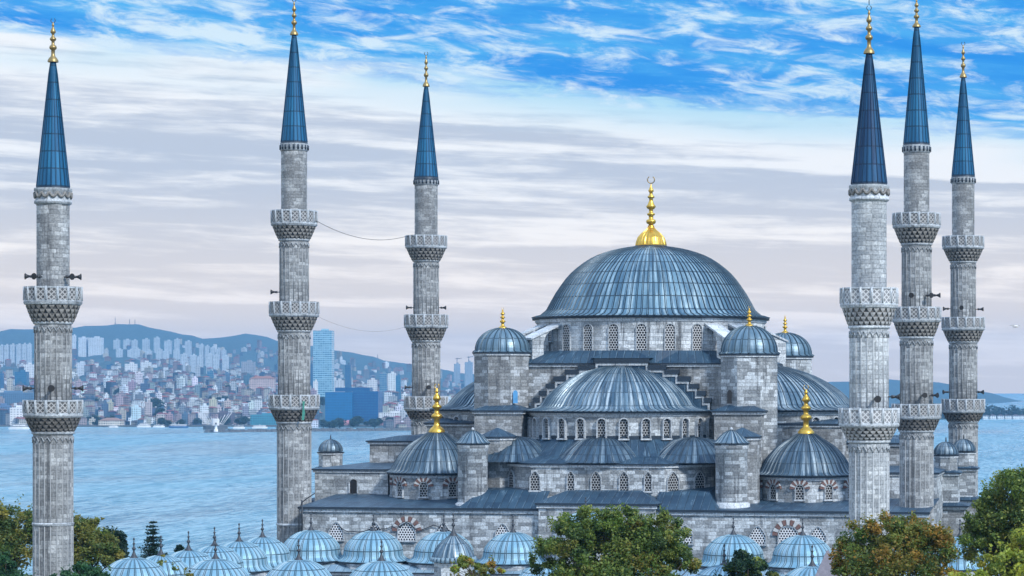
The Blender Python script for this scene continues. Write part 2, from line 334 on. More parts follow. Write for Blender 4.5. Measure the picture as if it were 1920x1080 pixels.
# ------------------------------------------------------------------ mesh helpers
class MB:
    def __init__(s): s.v = []; s.f = []; s.uv = []; s.mi = []; s.mats = []; s.sm = []; s.col = None
    def m(s, name):
        if name not in s.mats: s.mats.append(name)
        return s.mats.index(name)
    def poly(s, pts, mat, uv=None, smooth=False, col=None):
        pts = [Vector(p) for p in pts]; i0 = len(s.v)
        s.v += [tuple(p) for p in pts]; s.f.append(tuple(range(i0, i0 + len(pts))))
        if uv is None:
            n = Vector((0, 0, 0))
            for i in range(len(pts)):
                a, b_ = pts[i], pts[(i + 1) % len(pts)]
                n += Vector(((a.y - b_.y) * (a.z + b_.z), (a.z - b_.z) * (a.x + b_.x), (a.x - b_.x) * (a.y + b_.y)))
            n.normalize() if n.length > 0 else None
            if abs(n.z) > .985: uv = [(p.x, p.y) for p in pts]
            else:
                t = Vector((-n.y, n.x, 0)).normalized(); q = n.cross(t)
                uv = [(p.dot(t), p.dot(q)) for p in pts]
        s.uv += list(uv); s.mi.append(s.m(mat)); s.sm.append(smooth)
        if col is not None:
            if s.col is None: s.col = {}
            s.col[len(s.f) - 1] = col
    def box(s, x0, x1, y0, y1, z0, z1, mat, top=None, rot=0., piv=None, col=None, bottom=True):
        c = [(x0, y0), (x1, y0), (x1, y1), (x0, y1)]
        if rot:
            px, py = piv or ((x0 + x1) / 2, (y0 + y1) / 2); ca, sa = math.cos(rot), math.sin(rot)
            c = [(px + (x - px) * ca - (y - py) * sa, py + (x - px) * sa + (y - py) * ca) for x, y in c]
        s.prism(c, z0, z1, mat, top, col=col, bottom=bottom)
    def prism(s, c, z0, z1, mat, top=None, col=None, bottom=True):
        n = len(c)
        for i in range(n):
            a, b_ = c[i], c[(i + 1) % n]
            s.poly([(*a, z0), (*b_, z0), (*b_, z1), (*a, z1)], mat, col=col)
        s.poly([(*p, z1) for p in c], top or mat, col=col)
        if bottom: s.poly([(*p, z0) for p in reversed(c)], mat, col=col)
    def frustum(s, c0, z0, c1, z1, mat, cap=True, col=None):
        n = len(c0)
        for i in range(n):
            j = (i + 1) % n
            s.poly([(*c0[i], z0), (*c0[j], z0), (*c1[j], z1), (*c1[i], z1)], mat, col=col)
        if cap: s.poly([(*p, z1) for p in c1], mat, col=col)
    def hip(s, x0, x1, y0, y1, z0, z1, mat, over=0., inset=None, col=None):
        x0 -= over; x1 += over; y0 -= over; y1 += over
        i = inset if inset is not None else min(x1 - x0, y1 - y0) / 2 * .96
        c0 = [(x0, y0), (x1, y0), (x1, y1), (x0, y1)]; c1 = [(x0 + i, y0 + i), (x1 - i, y0 + i), (x1 - i, y1 - i), (x0 + i, y1 - i)]
        s.frustum(c0, z0, c1, z1, mat, col=col)
    def lathe(s, prof, cx, cy, mat, n=32, a0=0., a1=2 * math.pi, ribs=None, sheet=1.2, metric=False, smooth=True, ribw=.12, ribh=.06, mats=None):
        """profile [(r,z)] about a vertical axis; ribs: N raised seams; uv counts ribs and sheets unless metric"""
        full = abs(a1 - a0 - 2 * math.pi) < 1e-6
        if ribs:
            N = ribs if full else max(1, int(round(ribs * (a1 - a0) / (2 * math.pi))))
            ang = []; u = []; up = []
            for k in range(N + (0 if full else 1)):
                for o, h in ((-ribw, 0), (-ribw * .45, 1), (ribw * .45, 1), (ribw, 0)):
                    ang.append(a0 + (a1 - a0) * (k + o) / N); u.append(k + o); up.append(h)
        else:
            ang = [a0 + (a1 - a0) * k / n for k in range(n + (0 if full else 1))]; u = list(range(len(ang))); up = [0] * len(ang)
        m = len(ang); rr = max(r for r, z in prof)
        ln = [0.]
        for (r0, z0), (r1, z1) in zip(prof, prof[1:]): ln.append(ln[-1] + math.hypot(r1 - r0, z1 - z0))
        i0 = len(s.v)
        for (r, z) in prof:
            for a, h in zip(ang, up):
                q = r + ribh * h * (1 if r > .25 else 0)
                s.v.append((cx + q * math.cos(a), cy + q * math.sin(a), z + (ribh * h * .5 if ribs else 0)))
        for j in range(len(prof) - 1):
            for k in range(m if full else m - 1):
                k2 = (k + 1) % m
                s.f.append((i0 + j * m + k, i0 + j * m + k2, i0 + (j + 1) * m + k2, i0 + (j + 1) * m + k))
                ua = u[k]; ub = u[k + 1] if k + 1 < m else (u[0] + (ribs if ribs else n))
                if metric: ua, ub = ang[k] * rr, (ang[k + 1] if k + 1 < m else ang[0] + 2 * math.pi) * rr
                va, vb = (ln[j] / sheet, ln[j + 1] / sheet) if not metric else (prof[j][1] + (prof[j][0] if abs(prof[j][1] - prof[j + 1][1]) < 1e-4 else 0), prof[j + 1][1] + (prof[j + 1][0] if abs(prof[j][1] - prof[j + 1][1]) < 1e-4 else 0))
                s.uv += [(ua, va), (ub, va), (ub, vb), (ua, vb)]
                s.mi.append(s.m(mats[j] if mats else mat)); s.sm.append(smooth and not ribs)
    def tube(s, pts, r, mat, n=6, r1=None):
        pts = [Vector(p) for p in pts]; i0 = len(s.v); m = len(pts)
        for i, p in enumerate(pts):
            d = (pts[min(i + 1, m - 1)] - pts[max(i - 1, 0)]).normalized()
            a = d.cross(Vector((0, 0, 1)) if abs(d.z) < .9 else Vector((1, 0, 0))).normalized(); b_ = d.cross(a)
            q = r if r1 is None else r + (r1 - r) * i / (m - 1)
            for k in range(n):
                t = 2 * math.pi * k / n; s.v.append(tuple(p + (a * math.cos(t) + b_ * math.sin(t)) * q))
        for i in range(m - 1):
            for k in range(n):
                k2 = (k + 1) % n
                s.f.append((i0 + i * n + k, i0 + (i + 1) * n + k, i0 + (i + 1) * n + k2, i0 + i * n + k2))
                s.uv += [(k, i), (k, i + 1), (k + 1, i + 1), (k + 1, i)]; s.mi.append(s.m(mat)); s.sm.append(True)
        for e, rev in ((0, False), (m - 1, True)):
            f = [i0 + e * n + k for k in range(n)]
            s.f.append(tuple(reversed(f)) if rev else tuple(f)); s.uv += [(0, 0)] * n; s.mi.append(s.m(mat)); s.sm.append(False)
    def mesh(s, name):
        me = bpy.data.meshes.new(name); me.from_pydata(s.v, [], s.f)
        for q in s.mats: me.materials.append(MATS[q])
        me.polygons.foreach_set('material_index', s.mi); me.polygons.foreach_set('use_smooth', s.sm)
        ul = me.uv_layers.new(name='UVMap'); ul.data.foreach_set('uv', np.array(s.uv, dtype=np.float32).ravel())
        if s.col is not None:
            ca = me.color_attributes.new('Col', 'FLOAT_COLOR', 'CORNER'); arr = []
            for i, f in enumerate(s.f): arr += [(*s.col.get(i, (.5, .5, .5)), 1.)] * len(f)
            ca.data.foreach_set('color', np.array(arr, dtype=np.float32).ravel())
        me.update(); return me
    def build(s, name, parent=None):
        o = bpy.data.objects.new(name, s.mesh(name)); COL.objects.link(o); o.parent = parent
        if parent is not None: o.matrix_parent_inverse = parent.matrix_world.inverted()
        return o
def tag(o, label=None, cat=None, group=None, kind=None):
    if label: o['label'] = label
    if cat: o['category'] = cat
    if group: o['group'] = group
    if kind: o['kind'] = kind
    return o
def thing(name, label, cat, loc=(0, 0, 0), group=None):
    o = bpy.data.objects.new(name, None); COL.objects.link(o); o.location = loc; o.empty_display_size = .5
    bpy.context.view_layer.update()
    return tag(o, label, cat, group)
def copy_tree(o, dx, parent=None):
    c = o.copy(); COL.objects.link(c)
    if parent is None: c.location = Vector(o.location) + Vector(dx)
    else: c.parent = parent
    for ch in o.children: copy_tree(ch, dx, c)
    return c
def ngon(cx, cy, r, n, a=0.): return [(cx + r * math.cos(a + 2 * math.pi * k / n), cy + r * math.sin(a + 2 * math.pi * k / n)) for k in range(n)]
def smooth_prof(pts, sub=3):
    """Catmull-Rom through profile points"""
    out = []
    for i in range(len(pts) - 1):
        p0 = pts[max(i - 1, 0)]; p1 = pts[i]; p2 = pts[i + 1]; p3 = pts[min(i + 2, len(pts) - 1)]
        for k in range(sub):
            t = k / sub
            out.append(tuple(.5 * (2 * b_ + (c - a) * t + (2 * a - 5 * b_ + 4 * c - d) * t * t + (-a + 3 * b_ - 3 * c + d) * t ** 3) for a, b_, c, d in zip(p0, p1, p2, p3)))
    out.append(pts[-1]); return out

def finial(mb, x, y, z0, z1, r, mat, crescent='bronze', bell=False, rot=PSI):
    """stacked bulbs ending in a crescent, from z0 to z1; r is the base radius"""
    H = z1 - z0
    if bell:
        pr = [(1., 0), (1.0, .02), (.96, .06), (.86, .12), (.62, .18), (.36, .225), (.21, .26), (.16, .29), (.16, .31), (.29, .325), (.33, .35), (.29, .375), (.15, .385), (.15, .43), (.26, .445), (.26, .465), (.14, .475), (.13, .52), (.24, .535), (.33, .56), (.24, .59), (.13, .64), (.12, .68), (.22, .69), (.24, .705), (.13, .725), (.10, .76), (.19, .785), (.14, .81), (.05, .86), (.03, .885)]
    else:
        pr = [(1., 0), (.98, .04), (.75, .09), (.45, .13), (.34, .18), (.34, .27), (.62, .30), (.70, .335), (.58, .37), (.30, .40), (.28, .47), (.55, .50), (.60, .53), (.45, .56), (.25, .59), (.24, .64), (.46, .665), (.50, .70), (.34, .75), (.18, .79), (.16, .81), (.26, .835), (.18, .86), (.08, .90)]
    if bell:   # gadrooned bell
        mb.lathe([(q * r, z0 + t * H) for q, t in pr[:8]], x, y, mat, ribs=24, ribw=.3, ribh=.05)
        mb.lathe([(q * r, z0 + t * H) for q, t in pr[7:]], x, y, mat, n=18)
    else: mb.lathe([(q * r, z0 + t * H) for q, t in pr], x, y, mat, n=14)
    cr = H * .05; zc = z1 - cr * 1.1
    u = Vector((math.cos(rot), math.sin(rot), 0))
    pts = [Vector((x, y, zc)) + u * (math.sin(a) * cr) - Vector((0, 0, math.cos(a) * cr)) for a in [R(-150 + 300 * k / 14) for k in range(15)]]
    mb.tube(pts, cr * .16, crescent, 6)

# ------------------------------------------------------------------ windows
WIN = {}
def window(parent, p, ang, wd, ht, kind='grille', vous=False, arch='round'):
    """arched lattice window; p = middle of the sill on the wall face, ang = heading of the outward normal from -Y"""
    key = (round(wd, 2), round(ht, 2), kind, vous, arch)
    if key not in WIN:
        mb = MB(); h0 = ht - wd * (.5 if arch == 'round' else .62); n = 12; out = []
        def outline(ex):
            hw = wd / 2 + ex; pts = [(-hw, -ex * .0), (-hw, h0)]
            for k in range(1, n):
                a = math.pi * (1 - k / n)
                xx = math.cos(a) * hw
                zz = math.sin(a) * hw if arch == 'round' else (1 - (abs(xx) / hw) ** 1.6) * (wd * .62 + ex * 1.2)
                pts.append((xx, h0 + zz))
            return pts + [(hw, h0), (hw, -ex * .0)]
        a, b_ = outline(0), outline(.08 if vous or kind == 'grille' or arch == 'pointed' else .115); dp = .14 if kind == 'grille' else .16 if vous or arch == 'pointed' else .34
        mb.poly([(x, -.03, z) for x, z in a], kind, uv=[(x, z + 20) for x, z in a])
        m = len(a); fm = 'trim'
        for i in range(m - 1):
            (xa, za), (xb, zb), (xc, zc), (xd, zd) = a[i], a[i + 1], b_[i + 1], b_[i]
            mb.poly([(xa, -dp, za), (xb, -dp, zb), (xc, -dp, zc), (xd, -dp, zd)], fm)
            mb.poly([(xa, -.03, za), (xb, -.03, zb), (xb, -dp, zb), (xa, -dp, za)], fm)
            mb.poly([(xd, -dp, zd), (xc, -dp, zc), (xc, .05, zc), (xd, .05, zd)], fm)
        mb.box(-wd / 2 - .16, wd / 2 + .16, -dp - .06, .02, -.16, -.002, 'trim')
        if vous:
            K = 11; ra, rb = wd / 2 + .12, wd / 2 + .62
            for k in range(K):
                a0, a1 = math.pi * (k + .08) / K, math.pi * (k + .92) / K
                q = [(ra * math.cos(a0), ra * math.sin(a0)), (rb * math.cos(a0), rb * math.sin(a0)), (rb * math.cos(a1), rb * math.sin(a1)), (ra * math.cos(a1), ra * math.sin(a1))]
                mat = 'voussoir_red' if k % 2 == 0 else 'voussoir_white'
                mb.poly([(x, -.19, h0 + z) for x, z in q], mat)
                for i in range(4):
                    (xa, za), (xb, zb) = q[i], q[(i + 1) % 4]
                    mb.poly([(xa, -.19, h0 + za), (xa, .05, h0 + za), (xb, .05, h0 + zb), (xb, -.19, h0 + zb)], mat)
        WIN[key] = mb.mesh('window')
    o = bpy.data.objects.new('window', WIN[key]); COL.objects.link(o); o.parent = parent
    o.location = p; o.rotation_euler = (0, 0, ang); return o

# ------------------------------------------------------------------ ground, sea, far land
def build_land():
    mb = MB()
    def gz(x, y):
        z = 0.
        if y > 292: z -= min(1, (y - 292) / 520) ** .8 * 44
        if x < -95: z -= min(1, (-95 - x) / 450) * 16
        return z
    xs = list(range(-640, 401, 26)); ys = [-140, -60, 0, 60, 120, 170, 240, 292] + list(range(318, 900, 26))
    for i in range(len(xs) - 1):
        for j in range(len(ys) - 1):
            q = [(xs[i], ys[j]), (xs[i + 1], ys[j]), (xs[i + 1], ys[j + 1]), (xs[i], ys[j + 1])]
            mb.poly([(x, y, gz(x, y)) for x, y in q], 'soil', smooth=True)
    tag(mb.build('ground'), kind='structure')
    mb = MB(); mb.poly([(-9000, -250, -38), (5500, -250, -38), (5500, 12500, -38), (-9000, 12500, -38)], 'sea'); tag(mb.build('sea'), kind='structure')
    mb = MB(); mb.poly([(-40, 172, .006), (40, 172, .006), (40, 228, .006), (-40, 228, .006)], 'paving'); tag(mb.build('courtyard_pavement'), kind='structure')
build_land()

RIDGE = [(-700, 628), (-200, 622), (0, 619), (60, 618), (130, 618), (170, 612), (200, 609), (250, 608), (300, 615), (340, 625), (375, 634), (410, 632), (440, 629), (475, 628), (505, 634), (540, 646), (600, 651), (640, 657), (700, 669), (770, 682), (830, 692), (880, 703), (950, 711), (1100, 720), (1400, 724), (1560, 716), (1660, 712), (1740, 716), (1790, 722), (1850, 735), (1905, 750), (2000, 757), (2400, 765)]
SHORE = [(-700, 800), (0, 801), (300, 802), (560, 800), (600, 806), (800, 805), (1000, 795), (1400, 790), (1700, 788), (1760, 787), (2400, 785)]
def interp(t, x):
    return float(np.interp(x, [a for a, _ in t], [b_ for _, b_ in t]))
DKN = [(0, 0), (.03, .02), (.08, .10), (.22, .33), (.36, .47), (.50, .56), (.66, .66), (.74, .74), (.84, .87), (.93, .965), (1, 1.), (1.35, .9)]
def dshore(px): return (ZC + 38) * F / (interp(SHORE, px) - HY)
def far_point(px, s):
    """s 0 at the shore, 1 at the ridge"""
    ds = dshore(px); D = ds + (7600 - ds) * s
    ys = interp(SHORE, px); yr = interp(RIDGE, px)
    fr = interp(DKN, s)
    if px > 1560: fr = interp([(0, 0), (.06, .16), (.5, .34), (.7, .45), (1, 1), (1.35, .8)], s)
    y = ys + (yr - ys) * fr
    p = Q(px, y, D)
    # the low wooded rise inland of the town
    k = math.exp(-((px - 235) / 75) ** 2 - ((s - .47) / .05) ** 2) + .6 * math.exp(-((px - 120) / 70) ** 2 - ((s - .45) / .05) ** 2)
    p.z += 22 * k
    n = math.sin(px * .037 + s * 9) * math.sin(px * .021 - s * 14) * 5 * min(1, s * 4) + math.sin(px * .13 + s * 30) * 1.8 * min(1, s * 4)
    p.z += n * (0.45 if px > 1500 else 1)
    return p, D
def build_far():
    mb = MB(); cols = list(range(-700, 2401, 20)); rows = [0, .01, .03, .06, .1, .15, .2, .26, .32, .38, .42, .45, .47, .49, .52, .56, .6, .66, .72, .78, .84, .9, .95, 1, 1.05, 1.15, 1.35]
    g = {}
    for i, px in enumerate(cols):
        for j, s in enumerate(rows):
            p, D = far_point(px, s)
            if j == 0: p.z = -39.5
            g[i, j] = len(mb.v); mb.v.append(tuple(p))
    for i in range(len(cols) - 1):
        for j in range(len(rows) - 1):
            mb.f.append((g[i, j], g[i + 1, j], g[i + 1, j + 1], g[i, j + 1])); mb.uv += [(0, 0)] * 4; mb.mi.append(mb.m('far_land')); mb.sm.append(True)
    tag(mb.build('hills'), kind='structure')
build_far()

# ------------------------------------------------------------------ minarets
def horn(mb, p, d, L=.62, r0=.08, r1=.25):
    d = Vector(d).normalized()
    mb.tube([p - d * .45, p], .05, 'horn_metal', 5)
    mb.tube([p, p + d * L * .45], r0 * 1.7, 'horn_metal', 8, r0 * 1.2)
    mb.tube([p + d * L * .45, p + d * L * .8, p + d * L], r0, 'horn_metal', 10, r1)
    mb.tube([p + d * L, p + d * (L + .03)], r1 * 1.06, 'black', 10)
def minaret(px, Y, label, tip, ctop, cbase, rc, shafts, balc, horns, spire='spire_lead', st='minaret_stone', fl='minaret_fluted', lat='lattice', carve='carved_stone', band=None, trim='trim', rod=0):
    s = SCL(px, Y); c = P(px, HY, Y); z = lambda y: ZC - (y - HY) * s
    x, y = c.x, c.y
    t = thing('minaret', label, 'minaret', (x, y, 0), 'minarets of the mosque')
    mb = MB(); finial(mb, x, y, z(ctop) - .15, z(tip), .42, 'bronze', 'iron')
    if rod: mb.tube([(x, y, z(tip)), (x, y, z(tip) + rod)], .03, 'iron', 5)
    mb.build('finial', t)
    mb = MB(); rr = rc * s
    mb.lathe([(rr * 1.06, z(cbase) - .35), (rr * 1.06, z(cbase) - .12), (rr, z(cbase))], x, y, 'lead_edge', 32)
    mb.lathe([(rr - (rr - .2) * k / 9, z(cbase) + (z(ctop) - z(cbase)) * k / 9) for k in range(10)], x, y, spire, ribs=20, sheet=(z(ctop) - z(cbase)) / 7.3, ribw=.10, ribh=.05)
    mb.build('spire', t)
    # shafts, from the top down: (y top, y bottom, radius px, fluted)
    for i, (ya, yb, r, flt) in enumerate(shafts):
        mb = MB(); q = r * s; zb = z(yb) if yb else 0.
        if flt:
            rows = [zb + (z(ya) - zb) * k / 6 for k in range(7)]
            mb.lathe([(q, v) for v in rows], x, y, fl, 20, metric=True, smooth=False)
            for k in range(20):
                a = 2 * math.pi * k / 20; mb.tube([(x + q * math.cos(a), y + q * math.sin(a), zb), (x + q * math.cos(a), y + q * math.sin(a), z(ya) - .8)], .038, fl, 5)
            zz = z(ya) - 1.0
            for k in range(20):     # blind arcade under the balcony
                a0 = 2 * math.pi * k / 20; pts = []
                for e in range(5):
                    a = a0 + 2 * math.pi / 20 * e / 4; pts.append((x + (q + .03) * math.cos(a), y + (q + .03) * math.sin(a), zz + .45 * (1 - abs(e - 2) / 2) ** .7))
                mb.tube(pts, .05, trim, 4)
            mb.lathe([(q + .02, z(ya) - .35), (q + .12, z(ya) - .3), (q + .12, z(ya) - .15), (q + .02, z(ya) - .1)], x, y, trim, 20, metric=True)
            if not yb:
                mb.lathe([(q + .02, z(985)), (q + .10, z(985) + .06), (q + .10, z(985) + .2), (q + .02, z(985) + .26)], x, y, trim, 20, metric=True)
        else:
            mb.lathe([(q, zb), (q, z(ya))], x, y, st, 36, metric=True)
            if band and i == 0:      # carved garland band under the spire
                za = z(ya); zh = band * s
                mb.lathe([(q + .02, za - zh - .35), (q + .18, za - zh - .25), (q + .18, za - zh - .05), (q + .08, za - zh), (q + .08, za - .3), (q + .2, za - .2), (q + .2, za)], x, y, trim, 36, metric=True)
                for k in range(14):
                    a0 = 2 * math.pi * k / 14; pts = []
                    for e in range(7):
                        a = a0 + 2 * math.pi / 14 * e / 6; pts.append((x + (q + .14) * math.cos(a), y + (q + .14) * math.sin(a), za - zh * .35 - .38 * math.sin(math.pi * e / 6)))
                    mb.tube(pts, .11, 'carved_stone', 5)
            elif i == 0:
                mb.lathe([(q + .02, z(ya) - .75), (q + .10, z(ya) - .7), (q + .10, z(ya))], x, y, trim, 36, metric=True)
                for k in range(20):
                    a = 2 * math.pi * k / 20; mb.tube([(x + (q + .09) * math.cos(a), y + (q + .09) * math.sin(a), z(ya) - .62), (x + (q + .09) * math.cos(a), y + (q + .09) * math.sin(a), z(ya) - .15)], .1, 'lead_edge', 5)
        mb.build('shaft', t)
    for bi, (y0, y1, y2, ro, ri, rlow) in enumerate(balc):
        ro *= s; ri *= s; rlow *= s; zt, zp, zb = z(y0), z(y1), z(y2)
        cv = 'carved_dark' if (bi == len(balc) - 1 and carve == 'carved_stone') else carve
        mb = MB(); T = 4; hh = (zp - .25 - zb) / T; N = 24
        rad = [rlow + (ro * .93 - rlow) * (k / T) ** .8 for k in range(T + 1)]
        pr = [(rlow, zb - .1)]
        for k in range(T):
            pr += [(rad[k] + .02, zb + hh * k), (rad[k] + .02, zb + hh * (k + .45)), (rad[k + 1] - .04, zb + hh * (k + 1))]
        mb.lathe(pr, x, y, 'void_shade' if cv != 'carved_pale' else 'carved_dark', 24, metric=True, smooth=False)  # backs coloured dark to stand for shade between the pendants
        for k in range(T):
            ra, rb = rad[k] + .02, rad[k + 1]
            for e in range(N):
                a = 2 * math.pi * (e + .5 * (k % 2)) / N; da = math.pi / N * .62
                f = lambda r_, a_, z_: (x + r_ * math.cos(a_), y + r_ * math.sin(a_), z_)
                za, zc, zd = zb + hh * (k - .12), zb + hh * (k + .55), zb + hh * (k + 1.02)
                low = f(ra + .02, a, za); m1, m2 = f(rb + .02, a - da, zc), f(rb + .02, a + da, zc); t1, t2 = f(rb + .05, a - da * 1.35, zd), f(rb + .05, a + da * 1.35, zd)
                i1, i2 = f(ra - .05, a - da, zc), f(ra - .05, a + da, zc); j1, j2 = f(ra - .05, a - da * 1.35, zd), f(ra - .05, a + da * 1.35, zd)
                mb.poly([low, m2, m1], cv); mb.poly([m1, m2, t2, t1], cv); mb.poly([low, m1, i1], cv); mb.poly([low, i2, m2], cv)
                mb.poly([m1, t1, j1, i1], cv); mb.poly([m2, i2, j2, t2], cv)
        mb.lathe([(ro * .90, zp - .3), (ro * 1.0, zp - .22), (ro * 1.03, zp - .08), (ro * 1.03, zp), (ri, zp + .02)], x, y, trim, 16, metric=True, smooth=False)
        bo = mb.build('balcony', t)
        mb = MB(); n = 16; a_ = math.pi / n
        co, ci = ngon(x, y, ro * 1.0, n, a_), ngon(x, y, ro * 1.0 - .16, n, a_)
        for k in range(n):
            p, q, pi_, qi = Vector((*co[k], 0)), Vector((*co[(k + 1) % n], 0)), Vector((*ci[k], 0)), Vector((*ci[(k + 1) % n], 0))
            wd = (q - p).length; Z = lambda v, h: (v.x, v.y, h)
            zz0, zz1 = zp + .12, zt - .14
            mb.poly([Z(p, zz0), Z(q, zz0), Z(q, zz1), Z(p, zz1)], lat, uv=[(k * 3, 0), (k * 3 + wd, 0), (k * 3 + wd, zz1 - zz0), (k * 3, zz1 - zz0)])
            mb.poly([Z(qi, zz0), Z(pi_, zz0), Z(pi_, zz1), Z(qi, zz1)], lat)
            for za, zb_ in ((zp, zz0), (zz1, zt)):     # rails, a little proud
                po, qo = p + (p - Vector((x, y, 0))).normalized() * .05, q + (q - Vector((x, y, 0))).normalized() * .05
                mb.poly([Z(po, za), Z(qo, za), Z(qo, zb_), Z(po, zb_)], trim); mb.poly([Z(po, zb_), Z(qo, zb_), Z(qi, zb_), Z(pi_, zb_)], trim)
                mb.poly([Z(qi, za), Z(pi_, za), Z(pi_, zb_), Z(qi, zb_)], trim); mb.poly([Z(qo, za), Z(po, za), Z(pi_, za), Z(qi, za)], trim)
            for f0, f1 in ((0, .13), (.87, 1)):           # pilasters beside each corner
                u, v = p.lerp(q, f0), p.lerp(q, f1); nn = ((u + v) / 2 - Vector((x, y, 0))).normalized() * .06
                mb.poly([Z(u + nn, zz0), Z(v + nn, zz0), Z(v + nn, zz1), Z(u + nn, zz1)], trim)
                e = v if f0 == 0 else u; sg = (e + nn, e) if f0 == 0 else (e, e + nn)
                mb.poly([Z(sg[0], zz0), Z(sg[1], zz0), Z(sg[1], zz1), Z(sg[0], zz1)], trim)
            mb.tube([Z(p + (p - Vector((x, y, 0))).normalized() * .03, zp + .1), Z(p + (p - Vector((x, y, 0))).normalized() * .03, zt + .01)], .08, trim, 6)
        mb.build('parapet', bo)
    dc = Vector((CX - x, -y, 0)).normalized(); rv = Vector((-dc.y, dc.x, 0))
    for off, hy, r in horns:      # px to the side of the axis, photo height, shaft radius
        a = max(-1.2, min(1.2, math.asin(max(-.95, min(.95, off / r))))) if abs(off) < r else math.copysign(R(80), off)
        d = dc * math.cos(a) + rv * math.sin(a)
        mb = MB(); horn(mb, Vector((x, y, z(hy))) + d * (r * s + .25), d); mb.build('loudspeaker', t)
    return t

MIN = {}
MIN['m1l'] = minaret(99.5, 177.8, 'leftmost minaret, two balconies, carved garland under its slim blue spire, trees round its foot', 34, 113, 351, 30, [(354, 540, 30, 0), (600, 752, 33.5, 1), (806, None, 36.3, 1)],
    [(538, 566, 606, 52, 30, 34), (750, 777, 810, 53, 33.5, 36)], [(-38, 519, 30), (38, 519, 30), (-20, 520, 30), (20, 520, 30), (-42, 728, 33.5), (-2, 728, 33.5), (42, 728, 33.5)], band=22)
MIN['m1r'] = minaret(1629.5, 177.8, 'pale minaret with broadest dark blue spire and two white balconies', 10, 97, 345, 33.5, [(348, 542, 33, 0), (608, 767, 36.3, 1), (822, None, 37.3, 1)],
    [(540, 572, 612, 53, 33, 36.5), (765, 795, 826, 55.5, 36.3, 37.4)], [(10, 748, 36), (36, 744, 36)], spire='spire_lead_deep', st='minaret_pale', fl='minaret_pale_fluted', lat='lattice_pale', carve='carved_pale', band=22, trim='trim_pale', rod=1.2)
MIN['m2l'] = minaret(551.5, 233.3, 'three-balcony minaret with green cloth on its lowest balcony', -4, 63, 267, 24.3, [(270, 397, 24, 0), (446, 568, 26.8, 1), (617, 742, 29.3, 1), (788, None, 31.3, 1)],
    [(395, 420, 450, 42, 24, 27), (566, 590, 621, 45.3, 26.8, 29.3), (740, 764, 791, 46, 29.3, 31.2)], [(-33, 548, 27)])
MIN['m2r'] = minaret(1718.5, 233.3, 'three-balcony minaret between the pale minaret and the rightmost one', -8, 48, 270, 24.3, [(273, 402, 24, 0), (454, 578, 27.6, 1), (629, 759, 30.5, 1), (804, None, 31.5, 1)],
    [(400, 424, 457, 44, 24, 28), (576, 600, 632, 45, 27.6, 30.6), (757, 781, 808, 45.5, 30.5, 31.5)], [(-6, 555, 27.6), (17, 555, 27.6), (40, 554, 27.6), (10, 741, 30.5), (25, 741, 30.5)])
MIN['m3l'] = minaret(799, 277.4, 'three-balcony minaret behind the left corner dome, right beside the left side half dome', 97, 160, 333, 22, [(336, 444, 21.4, 0), (486, 592, 23.4, 1), (636, 745, 26, 1), (783, None, 27, 1)],
    [(442, 463, 490, 38, 21.4, 23.6), (590, 612, 640, 40, 23.4, 26), (743, 766, 787, 40, 26, 27)], [(-27, 577, 23.4), (27, 577, 23.4), (-29, 726, 26), (3, 726, 26)])
MIN['m3r'] = minaret(1806, 277.4, 'rightmost minaret, three balconies, standing against the open water', 78, 143, 330, 21.3, [(333, 445, 21, 0), (488, 597, 23.4, 1), (638, 750, 26, 1), (787, None, 27, 1)],
    [(443, 464, 491, 38.3, 21, 23.6), (595, 616, 642, 39.5, 23.4, 26), (748, 770, 791, 40, 26, 27)], [(-33, 579, 23.4), (-2, 578, 23.4), (31, 580, 23.4), (-24, 735, 26), (24, 735, 26)])

# ------------------------------------------------------------------ the mosque
mosque = thing('mosque', 'great stone mosque with a cascade of blue grey lead domes and gilded finials', 'mosque', (0, 255, 0))
AX = -.6
def eave(mb, c, z, over=.3, h=.28):
    """cornice of pale stone with a dark lead lip above, round polygon c"""
    n = len(c); cx = sum(p[0] for p in c) / n; cy = sum(p[1] for p in c) / n
    def off(o):
        out = []
        for i in range(n):
            a, p, q = Vector(c[i - 1]), Vector(c[i]), Vector(c[(i + 1) % n])
            e1, e2 = (p - a).normalized(), (q - p).normalized(); n1, n2 = Vector((e1.y, -e1.x)), Vector((e2.y, -e2.x))
            b_ = (n1 + n2); b_ = b_ / max(.3, (1 + n1.dot(n2))); out.append(tuple(p + b_ * o))
        return out
    mb.prism(off(over * .55), z - h * 1.3, z - h * .5, 'trim_pale'); mb.prism(off(over), z - h * .5, z, 'lead_edge')
    return off(over)
def block(name, c, z0, z1, mat='ashlar', over=.3, roof=None, rh=.6, inset=None, parent=None):
    """stone block with eave; roof: lead on top (child roof)"""
    mb = MB(); mb.prism(c, z0, z1, mat); o = mb.build(name, parent or mosque)
    mb = MB(); oc = eave(mb, c, z1 + .28, over)
    if roof:
        n = len(oc); cx = sum(p[0] for p in oc) / n; cy = sum(p[1] for p in oc) / n
        k = .06 if inset is None else inset
        mb.frustum(oc, z1 + .284, [(cx + (p[0] - cx) * k, cy + (p[1] - cy) * k) for p in oc], z1 + .28 + rh, roof)
    mb.build('roof', o if parent is None else o.parent)
    return o
def rect(x0, x1, y0, y1): return [(x0, y0), (x1, y0), (x1, y1), (x0, y1)]
def dome_prof(r, h, z0, k=.0, n=10, skirt=0., sz=.35):
    pr = []
    if skirt: pr += [(r + skirt, z0 - sz), (r + skirt * .55, z0 - sz * .75), (r + skirt * .15, z0 - sz * .2)]
    for i in range(n + 1):
        a = math.pi / 2 * i / n
        pr.append((max(.02, r * math.cos(a) ** (1 + k)), z0 + h * math.sin(a)))
    return pr

